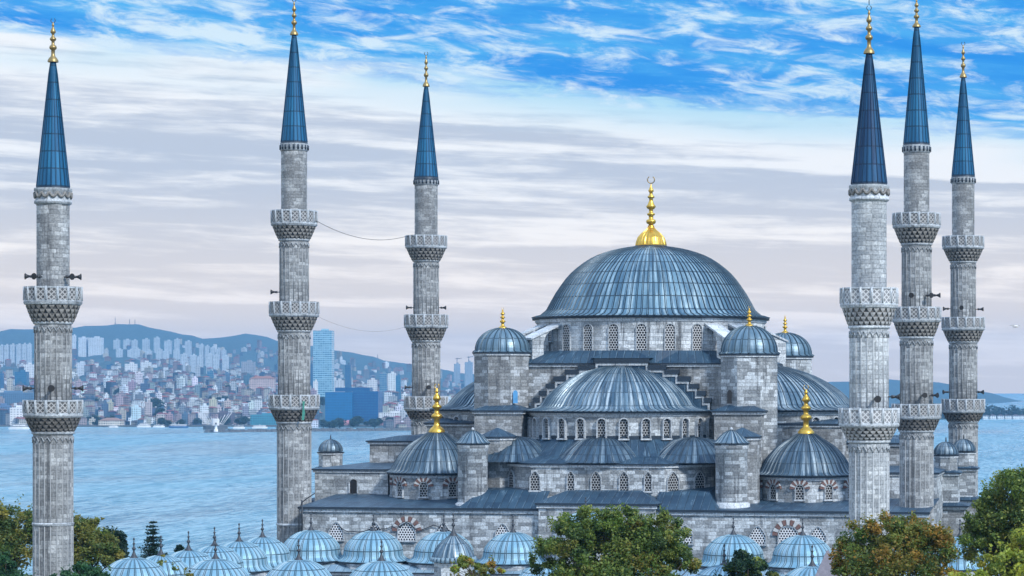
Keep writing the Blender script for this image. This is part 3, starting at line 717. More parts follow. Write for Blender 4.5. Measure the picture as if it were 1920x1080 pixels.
def build_mosque():
    # --- front wall and lower hall
    Y = 228.6; zl = 12.35
    XL = P(568, HY, Y).x
    hall = MB(); hall.prism(rect(XL, 32.3, Y, 277.5), 0, zl, 'ashlar'); hall = hall.build('prayer_hall_wall', mosque)
    pmin, pmax = P(1010, 940, 228), P(1229, 940, 228); zp = 12.95
    mb = MB(); mb.prism(rect(pmin.x, pmax.x, 227.95, 232), 0, zp, 'ashlar'); portal = mb.build('portal_block', mosque)
    mb = MB()
    for a, b_ in ((XL, pmin.x), (pmax.x, 32.3)):
        mb.box(a - (.3 if a < -25 else 0), b_ + (.3 if b_ > 32 else 0), Y - .22, Y + .2, zl - .30, zl - .02, 'trim_pale')
        mb.box(a - (.4 if a < -25 else 0), b_ + (.4 if b_ > 32 else 0), Y - .42, Y + .3, zl - .016, zl + .20, 'lead_edge')
        a_, b__ = a - .4 * (a < -25), b_ + .4 * (b_ > 32)
        mb.poly([(a_, Y - .41, zl + .205), (b__, Y - .41, zl + .205), (b__, 240.5, zl + .95), (a_, 240.5, zl + .95)], 'roof_lead')
    xa, xb = P(935, HY, 235.5).x - .6, P(1338, HY, 235.5).x + .3     # the steeper lead skirt under the front tier
    for p0, p1 in ((xa, pmin.x + .3), (pmax.x - .3, xb)):
        A, B_, C, D_ = (p0 - 1.6 * (p0 == xa), Y - .405, zl + .22), (p1 + 1.2 * (p1 == xb), Y - .405, zl + .22), (p1, 231.6, zl + 1.85), (p0, 231.6, zl + 1.85)
        mb.poly([A, B_, C, D_], 'roof_lead'); mb.poly([D_, C, (p1, 236, zl + 2.2), (p0, 236, zl + 2.2)], 'roof_lead')
        if p0 == xa: mb.poly([A, D_, (p0, 236, zl + 2.2), (p0 - 1.6, 236, zl + 1.0)], 'roof_lead')
        if p1 == xb: mb.poly([C, B_, (p1 + 1.2, 236, zl + 1.0), (p1, 236, zl + 2.2)], 'roof_lead')
    mb.box(pmin.x - .15, pmax.x + .15, 227.72, 228.1, zp - .30, zp - .02, 'trim_pale')
    mb.box(pmin.x - .3, pmax.x + .3, 227.55, 231.6, zp - .016, zp + .20, 'lead_edge')
    c0 = [(pmin.x - .3, 227.56), (pmax.x + .3, 227.56), (pmax.x + .3, 232.4), (pmin.x - .3, 232.4)]; c1 = [(pmin.x + 2.2, 231.6), (pmax.x - 2.2, 231.6), (pmax.x - 2.2, 232.4), (pmin.x + 2.2, 232.4)]
    mb.frustum(c0, zp + .205, c1, zp + 1.35, 'roof_lead')
    mb.build('lower_roof', mosque)
    for px, wpx, v in ((631, 27, 0), (703, 24, 0), (763, 33, 1), (831, 28, 0), (943, 26, 0), (1285, 28, 0), (1421, 29, 0), (1478, 36, 1), (1534, 29, 0), (1600, 27, 0)):
        p = P(px, 1013, Y - .02); s = SCL(px, Y); p.z = P(763, 1013, Y).z
        window(hall, p, 0, wpx * s, 1.72 if not v else 1.75, 'grille_diag', bool(v), 'pointed' if not v else 'round')
    # --- wings beside the corner domes
    for sgn in (-1, 1):
        xs = sorted((sgn * 32.4, sgn * 24.5)); o = block('wing_wall', rect(xs[0], xs[1], 240, 277), 11, 15.6, 'ashlar', .3, 'roof_lead', .55)
        if sgn < 0:
            p = P(663, 925, 239.97); mb = MB(); wd = .38
            pts = [(-wd, 0), (wd, 0), (wd, 1.1)] + [(wd * math.cos(R(a)), 1.1 + wd * math.sin(R(a))) for a in (30, 60, 90, 120, 150)] + [(-wd, 1.1)]
            mb.poly([(p.x + a, p.y - .02, p.z + b_) for a, b_ in pts], 'black')
            for sx in (-1, 1): mb.box(p.x + sx * (wd + .07) - .07, p.x + sx * (wd + .07) + .07, p.y - .09, p.y, p.z, p.z + 1.15, 'trim')
            mb.build('door', o)
        xs = sorted((sgn * 24.5, sgn * 14)); block('rear_wing_wall', rect(xs[0], xs[1], 247, 277), 11, 15.4, 'ashlar_grey', .3, 'roof_lead', .5)
        xs = sorted((sgn * 29.7, sgn * 13.2)); block('flank_buttress', rect(xs[0], xs[1], 250, 254.5), 14, 18.3, 'ashlar_grey', .35, 'roof_lead', .55, .6)
        block('flank_buttress', rect(xs[0], xs[1], 258.5, 263), 14, 18.3, 'ashlar_grey', .35, 'roof_lead', .55, .6)
        # stepped buttress turrets along the flank
        for yy, xx in (((250.0, 32.6), (262.5, 33.6)) if sgn > 0 else ((250.0, -34.1),)):
            mb = MB(); z1, z2 = 15.55, 17.35
            mb.prism(rect(xx - 2.0, xx + 2.0, yy - 1.6, yy + 1.6), 0, 11.9, 'ashlar_grey'); oc = eave(mb, rect(xx - 2.0, xx + 2.0, yy - 1.6, yy + 1.6), 12.15, .5, .3)
            mb.frustum(oc, 12.154, rect(xx - 1.2, xx + 1.2, yy - 1.1, yy + 1.1), 12.5, 'roof_lead')
            mb.prism(rect(xx - 1.35, xx + 1.35, yy - 1.25, yy + 1.25), 12, z1 - .2, 'ashlar'); oc = eave(mb, rect(xx - 1.35, xx + 1.35, yy - 1.25, yy + 1.25), z1 + .02, .3, .25)
            mb.frustum(oc, z1 + .024, rect(xx - 1, xx + 1, yy - 1, yy + 1), z1 + .25, 'roof_lead')
            mb.prism(ngon(xx, yy, 1.28, 8, R(22.5)), z1, z2 - .2, 'ashlar'); eave(mb, ngon(xx, yy, 1.28, 8, R(22.5)), z2, .18, .2)
            o = mb.build('flank_turret', mosque)
            mb = MB(); mb.lathe(dome_prof(1.28, 1.3, z2 + .05, .05), xx, yy, 'dome_lead_dark', ribs=16, sheet=.9, ribh=.05); finial(mb, xx, yy, z2 + 1.3, z2 + 1.9, .16, 'iron', 'iron'); mb.build('turret_dome', o)
    # --- corner domes
    for px in (809, 1503):
        c = P(px, HY, 240.0); s = SCL(px, 240); cx = 19.25 * (1 if px > 1000 else -1); zt = ZC - 173 * SCL(809, 240); r = 4.62
        mb = MB(); mb.lathe([(r, 11.5), (r, zt)], cx, 240, 'ashlar', 40, metric=True)
        mb.lathe([(r + .02, zt - .35), (r + .22, zt - .25), (r + .22, zt)], cx, 240, 'trim_pale', 40, metric=True)
        drum = mb.build('corner_drum', mosque)
        for k in range(-5, 5):
            a = R(36 * k)
            if abs(k) <= 3: window(drum, (cx + (r + .01) * math.sin(a), 240 - (r + .01) * math.cos(a), zt - 2.15), a, .80, 1.42, 'grille_dark', True)
        mb = MB()
        mb.lathe([(r - .1, zt + .004), (r + .5, zt + .004), (r + .5, zt + .2)], cx, 240, 'lead_edge', 40)
        pr = smooth_prof([(r + .5, zt + .2), (r + .1, zt + .42), (r - .12, zt + .75), (r - .75, zt + 1.85), (r - 1.75, zt + 2.95), (r - 3.0, zt + 3.75), (.9, zt + 4.22), (.03, zt + 4.36)], 3)
        mb.lathe(pr, cx, 240, 'dome_lead_dark', ribs=48, sheet=1.5, ribw=.13, ribh=.085); d = mb.build('corner_dome', mosque)
        mb = MB(); finial(mb, cx, 240, zt + 4.25, zt + 4.25 + 92 * s, .86, 'gold', 'gold'); mb.build('finial', d)
    # --- cylindrical turrets and their smaller companions
    for px, px2 in ((886.5, 933), (1371.5, 1392)):
        c = P(px, 833, 231.6); s = SCL(px, 231.6); zt = c.z; zb = P(px, 945, 231.6).z; r = 28 * s if px < 1000 else 30 * s
        mb = MB(); mb.lathe([(r * 1.0, zb - 1.5), (r, zt - .5), (r + .12, zt - .42), (r + .12, zt)], c.x, c.y, 'ashlar', 28, metric=True)
        mb.lathe([(r + .3, zb - .9), (r + .25, zb + .05), (r + .02, zb + .2)], c.x, c.y, 'trim_pale', 28, metric=True)
        o = mb.build('turret', mosque)
        mb = MB(); mb.lathe([(r, zt + .003), (r + .22, zt + .003), (r + .22, zt + .12)], c.x, c.y, 'lead_edge', 28)
        mb.lathe(smooth_prof([(r + .22, zt + .12), (r - .05, zt + .3), (r - .45, zt + .75), (r - .95, zt + 1.15), (.03, zt + 1.42)], 3), c.x, c.y, 'dome_lead_streaked', ribs=18, sheet=2, ribh=.07)
        mb.lathe([(.12, zt + 1.38), (.18, zt + 1.5), (.10, zt + 1.62), (.02, zt + 1.7)], c.x, c.y, 'trim', 8); mb.build('turret_dome', o)
        c = P(px2, 818, 235.2); zt = c.z
        mb = MB(); g = ngon(c.x, c.y, 1.75, 8, R(22.5)); mb.prism(g, 11, zt - .25, 'ashlar_grey'); oc = eave(mb, g, zt, .25)
        mb.frustum(oc, zt + .004, ngon(c.x, c.y, .1, 8, R(22.5)), zt + .85, 'roof_lead'); mb.build('turret', mosque)
    # --- front tier with exedrae
    Yf = 231.5; xa, xb = P(935, HY, 235.5).x, P(1338, HY, 235.5).x
    zt = P(1130, 874, Yf).z; zb = 13.6
    poly = [(xa, 235.6), (xa + 4.4, Yf), (xb - 4.2, Yf), (xb, 235.6)]
    mb = MB(); mb.prism(poly + [(xb, 244), (xa, 244)], zb - 1.5, zt, 'ashlar'); tier = mb.build('tier_wall', mosque)
    mb = MB(); oc = eave(mb, poly + [(xb, 244), (xa, 244)], zt + .25, .35, .3)
    zr = P(1130, 824, 234.6).z; hc = Vector((AX, 244.2)); rd = 9.55
    # lead slope from the eave up to the half dome drum
    m = 24; lo = []; hi = []
    edge = [Vector(p) for p in oc[:4]]; segs = [(edge[i], edge[i + 1]) for i in range(3)]; tl = sum((b_ - a).length for a, b_ in segs)
    for k in range(m + 1):
        d = tl * k / m
        for a, b_ in segs:
            L = (b_ - a).length
            if d <= L + 1e-6: lo.append(a.lerp(b_, d / L)); break
            d -= L
        t = R(-66 + 132 * k / m); hi.append(hc + Vector((math.sin(t), -math.cos(t))) * (rd + .04))
    mid = [lo[k].lerp(hi[k], .62) for k in range(m + 1)]; zm = zt + .254 + (zr - zt) * .26
    for k in range(m):
        mb.poly([(*lo[k], zt + .254), (*lo[k + 1], zt + .254), (*mid[k + 1], zm), (*mid[k], zm)], 'roof_lead'); mb.poly([(*mid[k], zm), (*mid[k + 1], zm), (*hi[k + 1], zr), (*hi[k], zr)], 'roof_lead')
    mb.lathe([(rd + .06, zr - .4), (rd + .06, zr + .35)], hc.x, hc.y, 'lead_edge', 40, R(180), R(360))
    mb.build('tier_roof', mosque)
    for px, yy, r, hgt in ((1131, 236.0, 4.8, 2.65), (966, 237.4, 4.6, 2.5), (1301, 237.4, 4.6, 2.5)):
        c = P(px, HY, yy); mb = MB(); z0 = zt + .3
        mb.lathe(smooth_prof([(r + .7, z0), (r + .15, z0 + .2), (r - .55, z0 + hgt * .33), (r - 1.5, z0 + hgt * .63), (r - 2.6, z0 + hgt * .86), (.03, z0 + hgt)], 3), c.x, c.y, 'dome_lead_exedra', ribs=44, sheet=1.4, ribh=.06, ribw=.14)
        mb.build('exedra_dome', mosque)
    def on_tier(px):
        for (a, b_) in ((poly[0], poly[1]), (poly[1], poly[2]), (poly[2], poly[3])):
            for k in range(101):
                x, y = a[0] + (b_[0] - a[0]) * k / 100, a[1] + (b_[1] - a[1]) * k / 100
                dx = x - CX; d = -dx * math.sin(PSI) + y * math.cos(PSI); q = X0 + F * (dx * math.cos(PSI) + y * math.sin(PSI)) / d
                if abs(q - px) < 1.2:
                    e = Vector((b_[0] - a[0], b_[1] - a[1])).normalized(); return x, y, math.atan2(e.y, e.x)
    for px, wpx in ((961, 12), (1004, 17), (1070, 12), (1118, 17), (1170, 16), (1216, 12), (1262, 17), (1312, 15)):
        h = on_tier(px)
        if h:
            x, y, an = h; wd = wpx * .054 / max(.72, math.cos(an - PSI) ** 2)
            window(tier, (x + math.sin(an) * .01, y - math.cos(an) * .01, zt - 2.42), an, wd, 1.85, 'grille_dark', False, 'pointed')
    # --- great half dome of the front, its drum and the stepped arch behind
    def half(cx, cy, heading, mat, name, dname, zlow, windows, sx=1.):
        a0, a1 = heading - math.pi / 2, heading + math.pi / 2
        zd = 22.0; mb = MB(); mb.lathe([(rd, zlow), (rd, zd - .45)], cx, cy, 'ashlar', 40, a0, a1, metric=True)
        mb.lathe([(rd + .02, zd - .55), (rd + .25, zd - .4), (rd + .25, zd - .2)], cx, cy, 'trim_pale', 40, a0, a1, metric=True)
        mb.v = [(cx + (a - cx) * sx, b_, c_) for a, b_, c_ in mb.v]; dr = mb.build(dname, mosque)
        for k in windows:
            t = heading + R(13.1 * k)
            window(dr, (cx + sx * (rd + .02) * math.cos(t), cy + (rd + .02) * math.sin(t), zd - 2.72), t + math.pi / 2, .80, 1.98, 'grille_dark')
        mb = MB(); mb.lathe([(rd, zd - .196), (rd + .55, zd - .196), (rd + .55, zd)], cx, cy, 'lead_edge', 40, a0, a1)
        pr = smooth_prof([(rd + .55, zd), (rd - .3, zd + .16), (rd - 1.05, zd + .42), (rd - 1.75, zd + 1.35), (rd - 2.9, zd + 2.45), (rd - 4.6, zd + 3.55), (rd - 6.4, zd + 4.3), (rd - 8.1, zd + 4.72), (.03, zd + 4.95)], 3)
        mb.lathe(pr, cx, cy, mat, ribs=104, a0=a0, a1=a1, sheet=1.75, ribw=.16, ribh=.085)
        mb.v = [(cx + (a - cx) * sx, b_, c_) for a, b_, c_ in mb.v]; mb.build(name, mosque)
    half(AX, 244.2, R(-90), 'dome_lead_streaked', 'half_dome', 'half_dome_drum', 18.3, range(-6, 7))
    half(12.1, 255.3, R(0), 'dome_lead_streaked', 'half_dome', 'half_dome_drum', 14, (-4, -3, -2, -1), 1.2)
    half(-12.1, 255.3, R(180), 'dome_lead_streaked', 'half_dome', 'half_dome_drum', 14, (4, 3, 2, 1), 1.2)
    half(.2, 267.1, R(90), 'dome_lead_streaked', 'half_dome', 'half_dome_drum', 14, ())
    # central cube
    zc_ = P(990, 681, 244).z
    block('central_block', rect(-13.2, 13.2, 242.6, 267.2), 12, zc_ - .3, 'ashlar_grey', .35)
    mb = MB(); ring = [(12.9 * math.sin(R(a)) + .1, 255.3 - 12.75 * math.cos(R(a))) for a in range(-45, 315, 10)]
    sq = []
    for a in range(-45, 315, 10):
        sx, sy = math.sin(R(a)), -math.cos(R(a)); k = 13.55 / max(abs(sx), abs(sy) * 13.55 / 12.65); sq.append((sx * k, 254.9 + sy * k))
    mb.frustum(sq, zc_ + .004, ring, P(1217, 657, 243).z, 'roof_lead', cap=False); mb.build('central_roof', mosque)
    # stepped arch
    st = [(1003, 748), (1013, 735), (1026, 722), (1041, 708), (1062, 695), (1086, 687), (1117, 674)]
    Yg = 242.05; zs = [P(1117, yy, Yg).z for _, yy in st]; xs_l = [P(px, HY, Yg).x for px, _ in st]
    ax = P(1166, HY, Yg).x; zbase = 21.8
    mb = MB(); cap = MB(); brd = MB()
    for i in range(len(st)):
        xl = xs_l[i]; xr = xs_l[i + 1] if i + 1 < len(st) else ax
        for sg in (-1, 1):
            a, b_ = (xl, xr) if sg < 0 else (2 * ax - xr, 2 * ax - xl)
            mb.box(a, b_, Yg, 242.62, zbase, zs[i], 'roof_lead')
            brd.box(a - (.0), b_ + .0, Yg - .10, Yg + .3, zs[i] - .62, zs[i] - .36, 'trim')
            e = a if sg < 0 else b_
            zl_ = zs[i - 1] - .1 if i else zs[0] - .8
            ea, eb = (e, e + .22) if sg < 0 else (e - .22, e)
            brd.box(ea, eb, Yg - .11, Yg + .28, zl_ - .55, zs[i] - .625, 'trim')
            cap.box(a - (.14 if sg < 0 else 0), b_ + (.14 if sg > 0 else 0), Yg - .2, 242.7, zs[i] - .355, zs[i] + .13, 'lead_edge')
    g = mb.build('stepped_arch', mosque); brd.build('arch_border', g); cap.build('step_capping', g)
    p = [(P(1110, HY, 242).x, 241.8), (P(1220, HY, 242).x, 241.8), (P(1228, HY, 242).x, 243.4), (P(1102, HY, 242).x, 243.4)]
    mb = MB(); mb.frustum(p, zs[-1] + .135, [(ax - 1.2, 242.7), (ax + 1.2, 242.7), (ax + 1.2, 243.3), (ax - 1.2, 243.3)], zs[-1] + .95, 'roof_lead'); mb.build('crown_roof', mosque)
    # --- shoulders under the weight towers
    for sgn in (-1, 1):
        xs = sorted((sgn * 9.9 + (.2 if sgn > 0 else 0), sgn * 14.85)); b_ = block('shoulder_block', rect(xs[0], xs[1], 238.6, 247.5), 12, 21.75, 'ashlar_grey', .35)
        mb = MB(); mb.frustum(rect(xs[0] - .35, xs[1] + .35, 238.25, 247.8), 22.034, [(xs[0] + 2, 242), (xs[1] - 2, 242), (xs[1] - 2, 244), (xs[0] + 2, 244)], 22.95, 'roof_lead'); mb.build('shoulder_roof', mosque)
        xs = sorted((sgn * 14.2, sgn * 22.2)); block('side_lean_to', rect(xs[0], xs[1], 246.3, 264), 12, 20.35, 'ashlar_grey', .3, 'roof_lead', .7, .5)
    # --- weight towers
    for px, yy, top, eav, tip in ((942.5, 243.0, 615, 661, 576), (1405, 243.0, 611, 664, 574), (1472, 267.0, 624, 668, 590), (1100, 267.0, 625, 669, 590)):
        c = P(px, eav, yy); s = SCL(px, yy); zt = c.z; r = (52 if px < 1000 else 54 if px < 1450 else 51) * s
        if px == 1100: c = Vector((-13.1, 267, 0)); r = 2.4
        g = ngon(c.x, c.y, r * 1.055, 8, R(22.5) + R(8))
        mb = MB(); mb.prism(g, 12, zt - .25, 'ashlar_grey' if px < 1000 else 'ashlar'); eave(mb, g, zt, .22, .25)
        o = mb.build('weight_tower', mosque)
        if px < 1450 and px != 1100:
            q = P(966 if px < 1000 else 1368, 756, yy - r * .96); mb = MB(); wd, ht = .24, 1.1
            nrm = Vector((math.sin(R(8)), -math.cos(R(8)), 0)); tn = Vector((math.cos(R(8)), math.sin(R(8)), 0))
            cc = Vector((c.x, c.y, 0)); base = cc + nrm * (r * 1.055 * math.cos(R(22.5)) + .03) + tn * ((q - cc).dot(tn))
            pts = [(-wd, 0), (wd, 0), (wd, ht)] + [(wd * math.cos(R(a)), ht + wd * math.sin(R(a))) for a in (45, 90, 135)] + [(-wd, ht)]
            mb.poly([base + tn * a + Vector((0, 0, q.z + b_)) for a, b_ in pts], 'door_blue' if px < 1000 else 'black')
            mb.build('door', o)
        mb = MB(); rb = r * .965; h = P(px, top, yy).z - zt
        mb.lathe([(r * 1.06, zt + .02), (rb * 1.03, zt + .16)] + [(max(.03, rb * math.cos(R(a))), zt + .2 + (h - .2) * math.sin(R(a))) for a in range(0, 91, 7)], c.x, c.y, 'dome_lead_tower', ribs=22, sheet=1.6, ribw=.11, ribh=.11)
        mb.build('tower_dome', o)
        mb = MB(); finial(mb, c.x, c.y, zt + h - .06, P(px, tip, yy).z, .46 if px < 1450 else .42, 'gold', 'gold'); mb.build('finial', o)
    # --- main drum and dome
    cx, cy = .25, 255.3; s = SCL(1217, 255.3); rdr = 12.35; ze = P(1217, 593.5, 243).z; zb = P(1217, 668, 243).z
    mb = MB(); mb.lathe([(rdr, zb - 1), (rdr, ze - .3)], cx, cy, 'ashlar_pale', 64, metric=True)
    mb.lathe([(rdr + .02, ze - .5), (rdr + .2, ze - .35), (rdr + .2, ze - .1)], cx, cy, 'trim_pale', 64, metric=True)
    dr = mb.build('main_drum', mosque)
    for k in range(-13, 13):
        a = R((k + .5) * 13.6)
        if abs(a) < R(118): 
            if abs(abs(a) - R(47.6)) > R(1) : window(dr, (cx + (rdr + .01) * math.sin(a), cy - (rdr + .01) * math.cos(a), zb + .62), a, 1.02, 2.72, 'grille')
            else: window(dr, (cx + (rdr + .01) * math.sin(a), cy - (rdr + .01) * math.cos(a), zb + 1.7), a, .8, 1.5, 'grille')
    for a in (42, 56, -42, -57, 124, 138, -124, -138):
        t = R(a); d = Vector((math.sin(t), -math.cos(t), 0)); n = Vector((math.cos(t), math.sin(t), 0)); o3 = Vector((cx, cy, 0)); mb = MB()
        zz = ze - .5
        prof = [(rdr - .1, zz - .3), (15.9, zz - 1.75), (15.9, zb - 1.2), (14.5, zb - 1.2), (14.5, zb + 1.4), (14.2, zb + 2.2), (13.6, zb + 2.75), (12.9, zb + 2.95), (rdr - .1, zb + 2.95)]
        wv = n * .72
        L = [o3 + d * r_ + Vector((0, 0, z_)) - wv for r_, z_ in prof]; Rr = [o3 + d * r_ + Vector((0, 0, z_)) + wv for r_, z_ in prof]
        mb.poly(list(reversed(L)), 'ashlar_pale'); mb.poly(Rr, 'ashlar_pale'); m = len(prof)
        for i in range(m):
            j = (i + 1) % m; mb.poly([L[i], L[j], Rr[j], Rr[i]], 'ashlar_pale')
        wv2 = n * .9; up = Vector((0, 0, .2))
        q = [o3 + d * (rdr - .1) + Vector((0, 0, zz - .27)), o3 + d * 16.15 + Vector((0, 0, zz - 1.86))]
        A = [q[0] - wv2, q[1] - wv2, q[1] + wv2, q[0] + wv2]; Bq = [v + up for v in A]
        mb.poly(Bq, 'trim_pale'); mb.poly(list(reversed(A)), 'trim_pale')
        for i in range(4): j = (i + 1) % 4; mb.poly([A[i], A[j], Bq[j], Bq[i]], 'trim_pale')
        mb.build('flying_buttress', dr)
    mb = MB(); mb.lathe([(rdr, ze - .096), (rdr + .5, ze - .096), (rdr + .5, ze + .14)], cx, cy, 'lead_edge', 64)
    zz = lambda y: P(1217, y, 255.3).z
    pr = [(rdr + .5, ze + .14), (rdr + .05, ze + .30), (rdr - .45, ze + .42), (196 * s, zz(584))] + smooth_prof([(194.5 * s, zz(582.5)), (185 * s, zz(565)), (173 * s, zz(545)), (149 * s, zz(514)), (112 * s, zz(486)), (72 * s, zz(470.5)), (28 * s, zz(462.5)), (.05, zz(461))], 3)
    mb.lathe(pr, cx, cy, 'dome_lead', ribs=112, sheet=1.62, ribw=.14, ribh=.09); md = mb.build('main_dome', mosque)
    mb = MB(); mb.lathe([(31 * s, zz(463.5)), (31 * s, zz(461.5)), (28 * s, zz(460.5))], cx, cy, 'lead_edge', 32)
    finial(mb, cx, cy, zz(461.5), zz(330), 28.5 * s, 'gold', 'bronze', bell=True); mb.build('finial', md)
build_mosque()

# ------------------------------------------------------------------ courtyard arcades
def arcade_dome(parent, cx, cy, z_top, r, name='arcade_dome', mat='dome_lead_pale', h=None, ribs=28, fin=1.75):
    h = h or r * .80; z0 = z_top - h
    mb = MB(); pr = smooth_prof([(r * 1.22, z0 - .50), (r * 1.08, z0 - .30), (r * .985, z0 + .02), (r * .93, z0 + h * .34), (r * .76, z0 + h * .63), (r * .5, z0 + h * .865), (r * .22, z0 + h * .98), (.04, z0 + h)], 3)
    mb.lathe(pr, cx, cy, mat, ribs=ribs, sheet=1.35, ribw=.06, ribh=.035)
    mb.lathe([(r * 1.15, z0 - .66), (r * 1.235, z0 - .62), (r * 1.235, z0 - .50)], cx, cy, 'lead_edge', 8 if r > 2.2 else 16, smooth=False)
    d = mb.build(name, parent)
    mb = MB(); finial_dark(mb, cx, cy, z_top - .08, fin); mb.build('finial', d); return d
def finial_dark(mb, x, y, z, H):
    pr = [(.38, 0), (.36, .05), (.22, .14), (.13, .24), (.075, .34), (.075, .40), (.15, .44), (.165, .48), (.11, .53), (.06, .56), (.055, .66), (.11, .69), (.11, .72), (.05, .75), (.035, .86)]
    mb.lathe([(q, z + t * H) for q, t in pr], x, y, 'iron', 12)
    mb.lathe([(.02, z + .84 * H), (.085, z + .90 * H), (.085, z + .94 * H), (.02, z + H)], x, y, 'iron', 8)
def bay(mb, x0, x1, y0, y1, z):
    mb.box(x0, x1, y0, y1, 0, z - 1.05, 'ashlar', bottom=False)
def arcade(name, label, centres, half_w, z_top, r, special=None):
    xs = [c[0] for c in centres]; ys = [c[1] for c in centres]
    x0, x1, y0, y1 = min(xs) - half_w, max(xs) + half_w, min(ys) - half_w, max(ys) + half_w
    t = thing(name, label, 'arcade', ((x0 + x1) / 2, (y0 + y1) / 2, 0), 'domed arcades round the courtyard')
    z0 = z_top - r * .8 - .66; zr = z0 - .75
    mb = MB(); mb.prism(rect(x0, x1, y0, y1), 0, zr - .3, 'ashlar'); mb.build('arcade_wall', t)
    mb = MB()
    mb.prism(rect(x0 - .18, x1 + .18, y0 - .18, y1 + .18), zr - .28, zr - .08, 'trim_pale')
    mb.prism(rect(x0 - .38, x1 + .38, y0 - .38, y1 + .38), zr - .076, zr + .06, 'lead_edge')
    mb.frustum(rect(x0 - .38, x1 + .38, y0 - .38, y1 + .38), zr + .064, rect(x0 + .9, x1 - .9, y0 + .9, y1 - .9), zr + .62, 'roof_lead_pale')
    mb.build('roof', t)
    for i, (cx, cy) in enumerate(centres):
        if special and i in special: continue
        mb = MB(); g = ngon(cx, cy, r * 1.16, 8, R(22.5)); mb.prism(g, zr - .1, z0 + .02, 'trim'); mb.build('dome_base', t)
        arcade_dome(t, cx, cy, z_top, r)
    return t, zr
ZT = 10.45
def xat(px, Y): return P(px, HY, Y).x
port = [(xat(px, 224.9), 224.9) for px in (583, 700, 832, 962, 1098, 1236, 1375, 1505, 1640, 1800)]
t, zr = arcade('courtyard_arcade', 'row of pale blue lead domes along the foot of the mosque front wall', port, 3.3, ZT, 2.95, {4})
cx, cy = port[4]     # taller dome over the middle bay
mb = MB(); mb.prism(ngon(cx, cy, 3.3, 8, R(22.5)), zr, 11.3, 'ashlar'); mb.build('dome_base', t)
arcade_dome(t, cx, cy, 13.0 - .5, 2.7, fin=1.5)
lx = xat(353, 196.5)
left = [(lx, 190.6 + 5.95 * k) for k in range(0, 5)]
arcade('courtyard_arcade', 'left flank of pale blue lead domes receding from the trees towards the tall minaret', left, 2.9, ZT, 2.62)
near = [(xat(px, 187.6), 187.6) for px in (251, 404, 560, 715, 866, 1030, 1195, 1358, 1523)]
t, zr = arcade('courtyard_arcade', 'nearest row of pale blue lead domes cut off by the bottom of the photo', near, 3.35, ZT, 2.95, {4})
# gate dome with a scalloped eave
c = P(850, 1000, 187.0); s = SCL(850, 187); cx, cy = c.x, c.y; r = 1.62; ze = P(850, 1046, 187).z
t = thing('courtyard_gate', 'small ribbed lead dome with a scalloped eave over the courtyard gate', 'gate', (cx, cy, 0))
mb = MB(); mb.prism(ngon(cx, cy, 1.55, 8, R(22.5)), 6, ze - .35, 'ashlar'); mb.build('gate_wall', t)
mb = MB()
mb.lathe(smooth_prof([(r + .05, ze), (r - .05, ze + .35), (r - .45, ze + 1.05), (r - 1.05, ze + 1.6), (.25, ze + 1.85), (.03, ze + 1.95)], 3), cx, cy, 'dome_lead_streaked', ribs=20, sheet=1.3, ribh=.05)
for k in range(28):
    a = 2 * math.pi * k / 28; d = Vector((math.cos(a), math.sin(a), 0)); p = Vector((cx, cy, ze - .05)) + d * (r + .04)
    mb.tube([p + Vector((0, 0, .12)), p + d * .12 - Vector((0, 0, .22))], .17, 'roof_lead_pale', 6, .13)
mb.lathe([(r - .1, ze - .30), (r + .02, ze - .1), (r + .02, ze + .02)], cx, cy, 'trim', 24); d = mb.build('gate_dome', t)
mb = MB(); finial_dark(mb, cx, cy, ze + 1.75, 1.9); mb.build('finial', d)
# pointed pier roof by the right minaret
c = P(1556, 1032, 172); s = SCL(1556, 172); t = thing('pier', 'grey pointed pier roof rising beside the autumn tree at the bottom right', 'pier', (c.x, c.y, 0))
mb = MB(); mb.prism(rect(c.x - 1.5, c.x + 1.5, c.y - 1.3, c.y + 1.3), 0, c.z - 3.4, 'ashlar'); mb.build('pier_wall', t)
mb = MB(); mb.frustum(rect(c.x - 1.65, c.x + 1.65, c.y - 1.5, c.y + 1.5), c.z - 3.4, rect(c.x - .22, c.x - .1, c.y - .06, c.y + .06), c.z, 'pinnacle_lead'); mb.build('roof', t)
for sx in (-1,1): pass

# ------------------------------------------------------------------ cables, cloth, bird
def cable(label, a, b_, sag, r=.028):
    mb = MB(); pts = []
    for k in range(25):
        u = k / 24; p = Vector(a).lerp(Vector(b_), u); p.z -= sag * 4 * u * (1 - u); pts.append(p)
    mb.tube(pts, r, 'iron', 5); return tag(mb.build('cable'), label, 'cable')
a = P(593, 414, 233.3); b_ = P(768, 441, 277.4); cable('upper thin wire sagging between the two left three-balcony minarets', a, b_, 1.15)
a = P(597, 594, 233.3); b_ = P(762, 612, 277.4); cable('lower faint wire sagging between the two left three-balcony minarets', a, b_, 1.0, .010)
pts = [P(px, py, 228.3) for px, py in ((568, 930), (560, 960), (548, 985), (530, 1000))]
mb = MB(); mb.tube([P(px, py, 228.2) for px, py in ((566, 938), (567, 975), (566, 1012))], .07, 'iron', 6); mb.tube([P(px, py, 228.0) for px, py in ((590, 925), (575, 935), (566, 942), (561, 955), (560, 1010))], .06, 'iron', 6)
tag(mb.build('drain_pipe'), 'dark pipes bent down the corner of the front wall beside a minaret', 'pipe')
wl = []
pp = [(636, 986), (662, 996), (700, 988), (735, 987), (763, 978)]
mb = MB()
cp = []
for i in range(len(pp) - 1):
    for k in range(6):
        u = k / 6; cp.append(P(pp[i][0] + (pp[i + 1][0] - pp[i][0]) * u, pp[i][1] + (pp[i + 1][1] - pp[i][1]) * u + 9 * u * (1 - u) * 4 * .5, 228.4))
cp.append(P(763, 978, 228.4)); mb.tube(cp, .045, 'iron', 5)
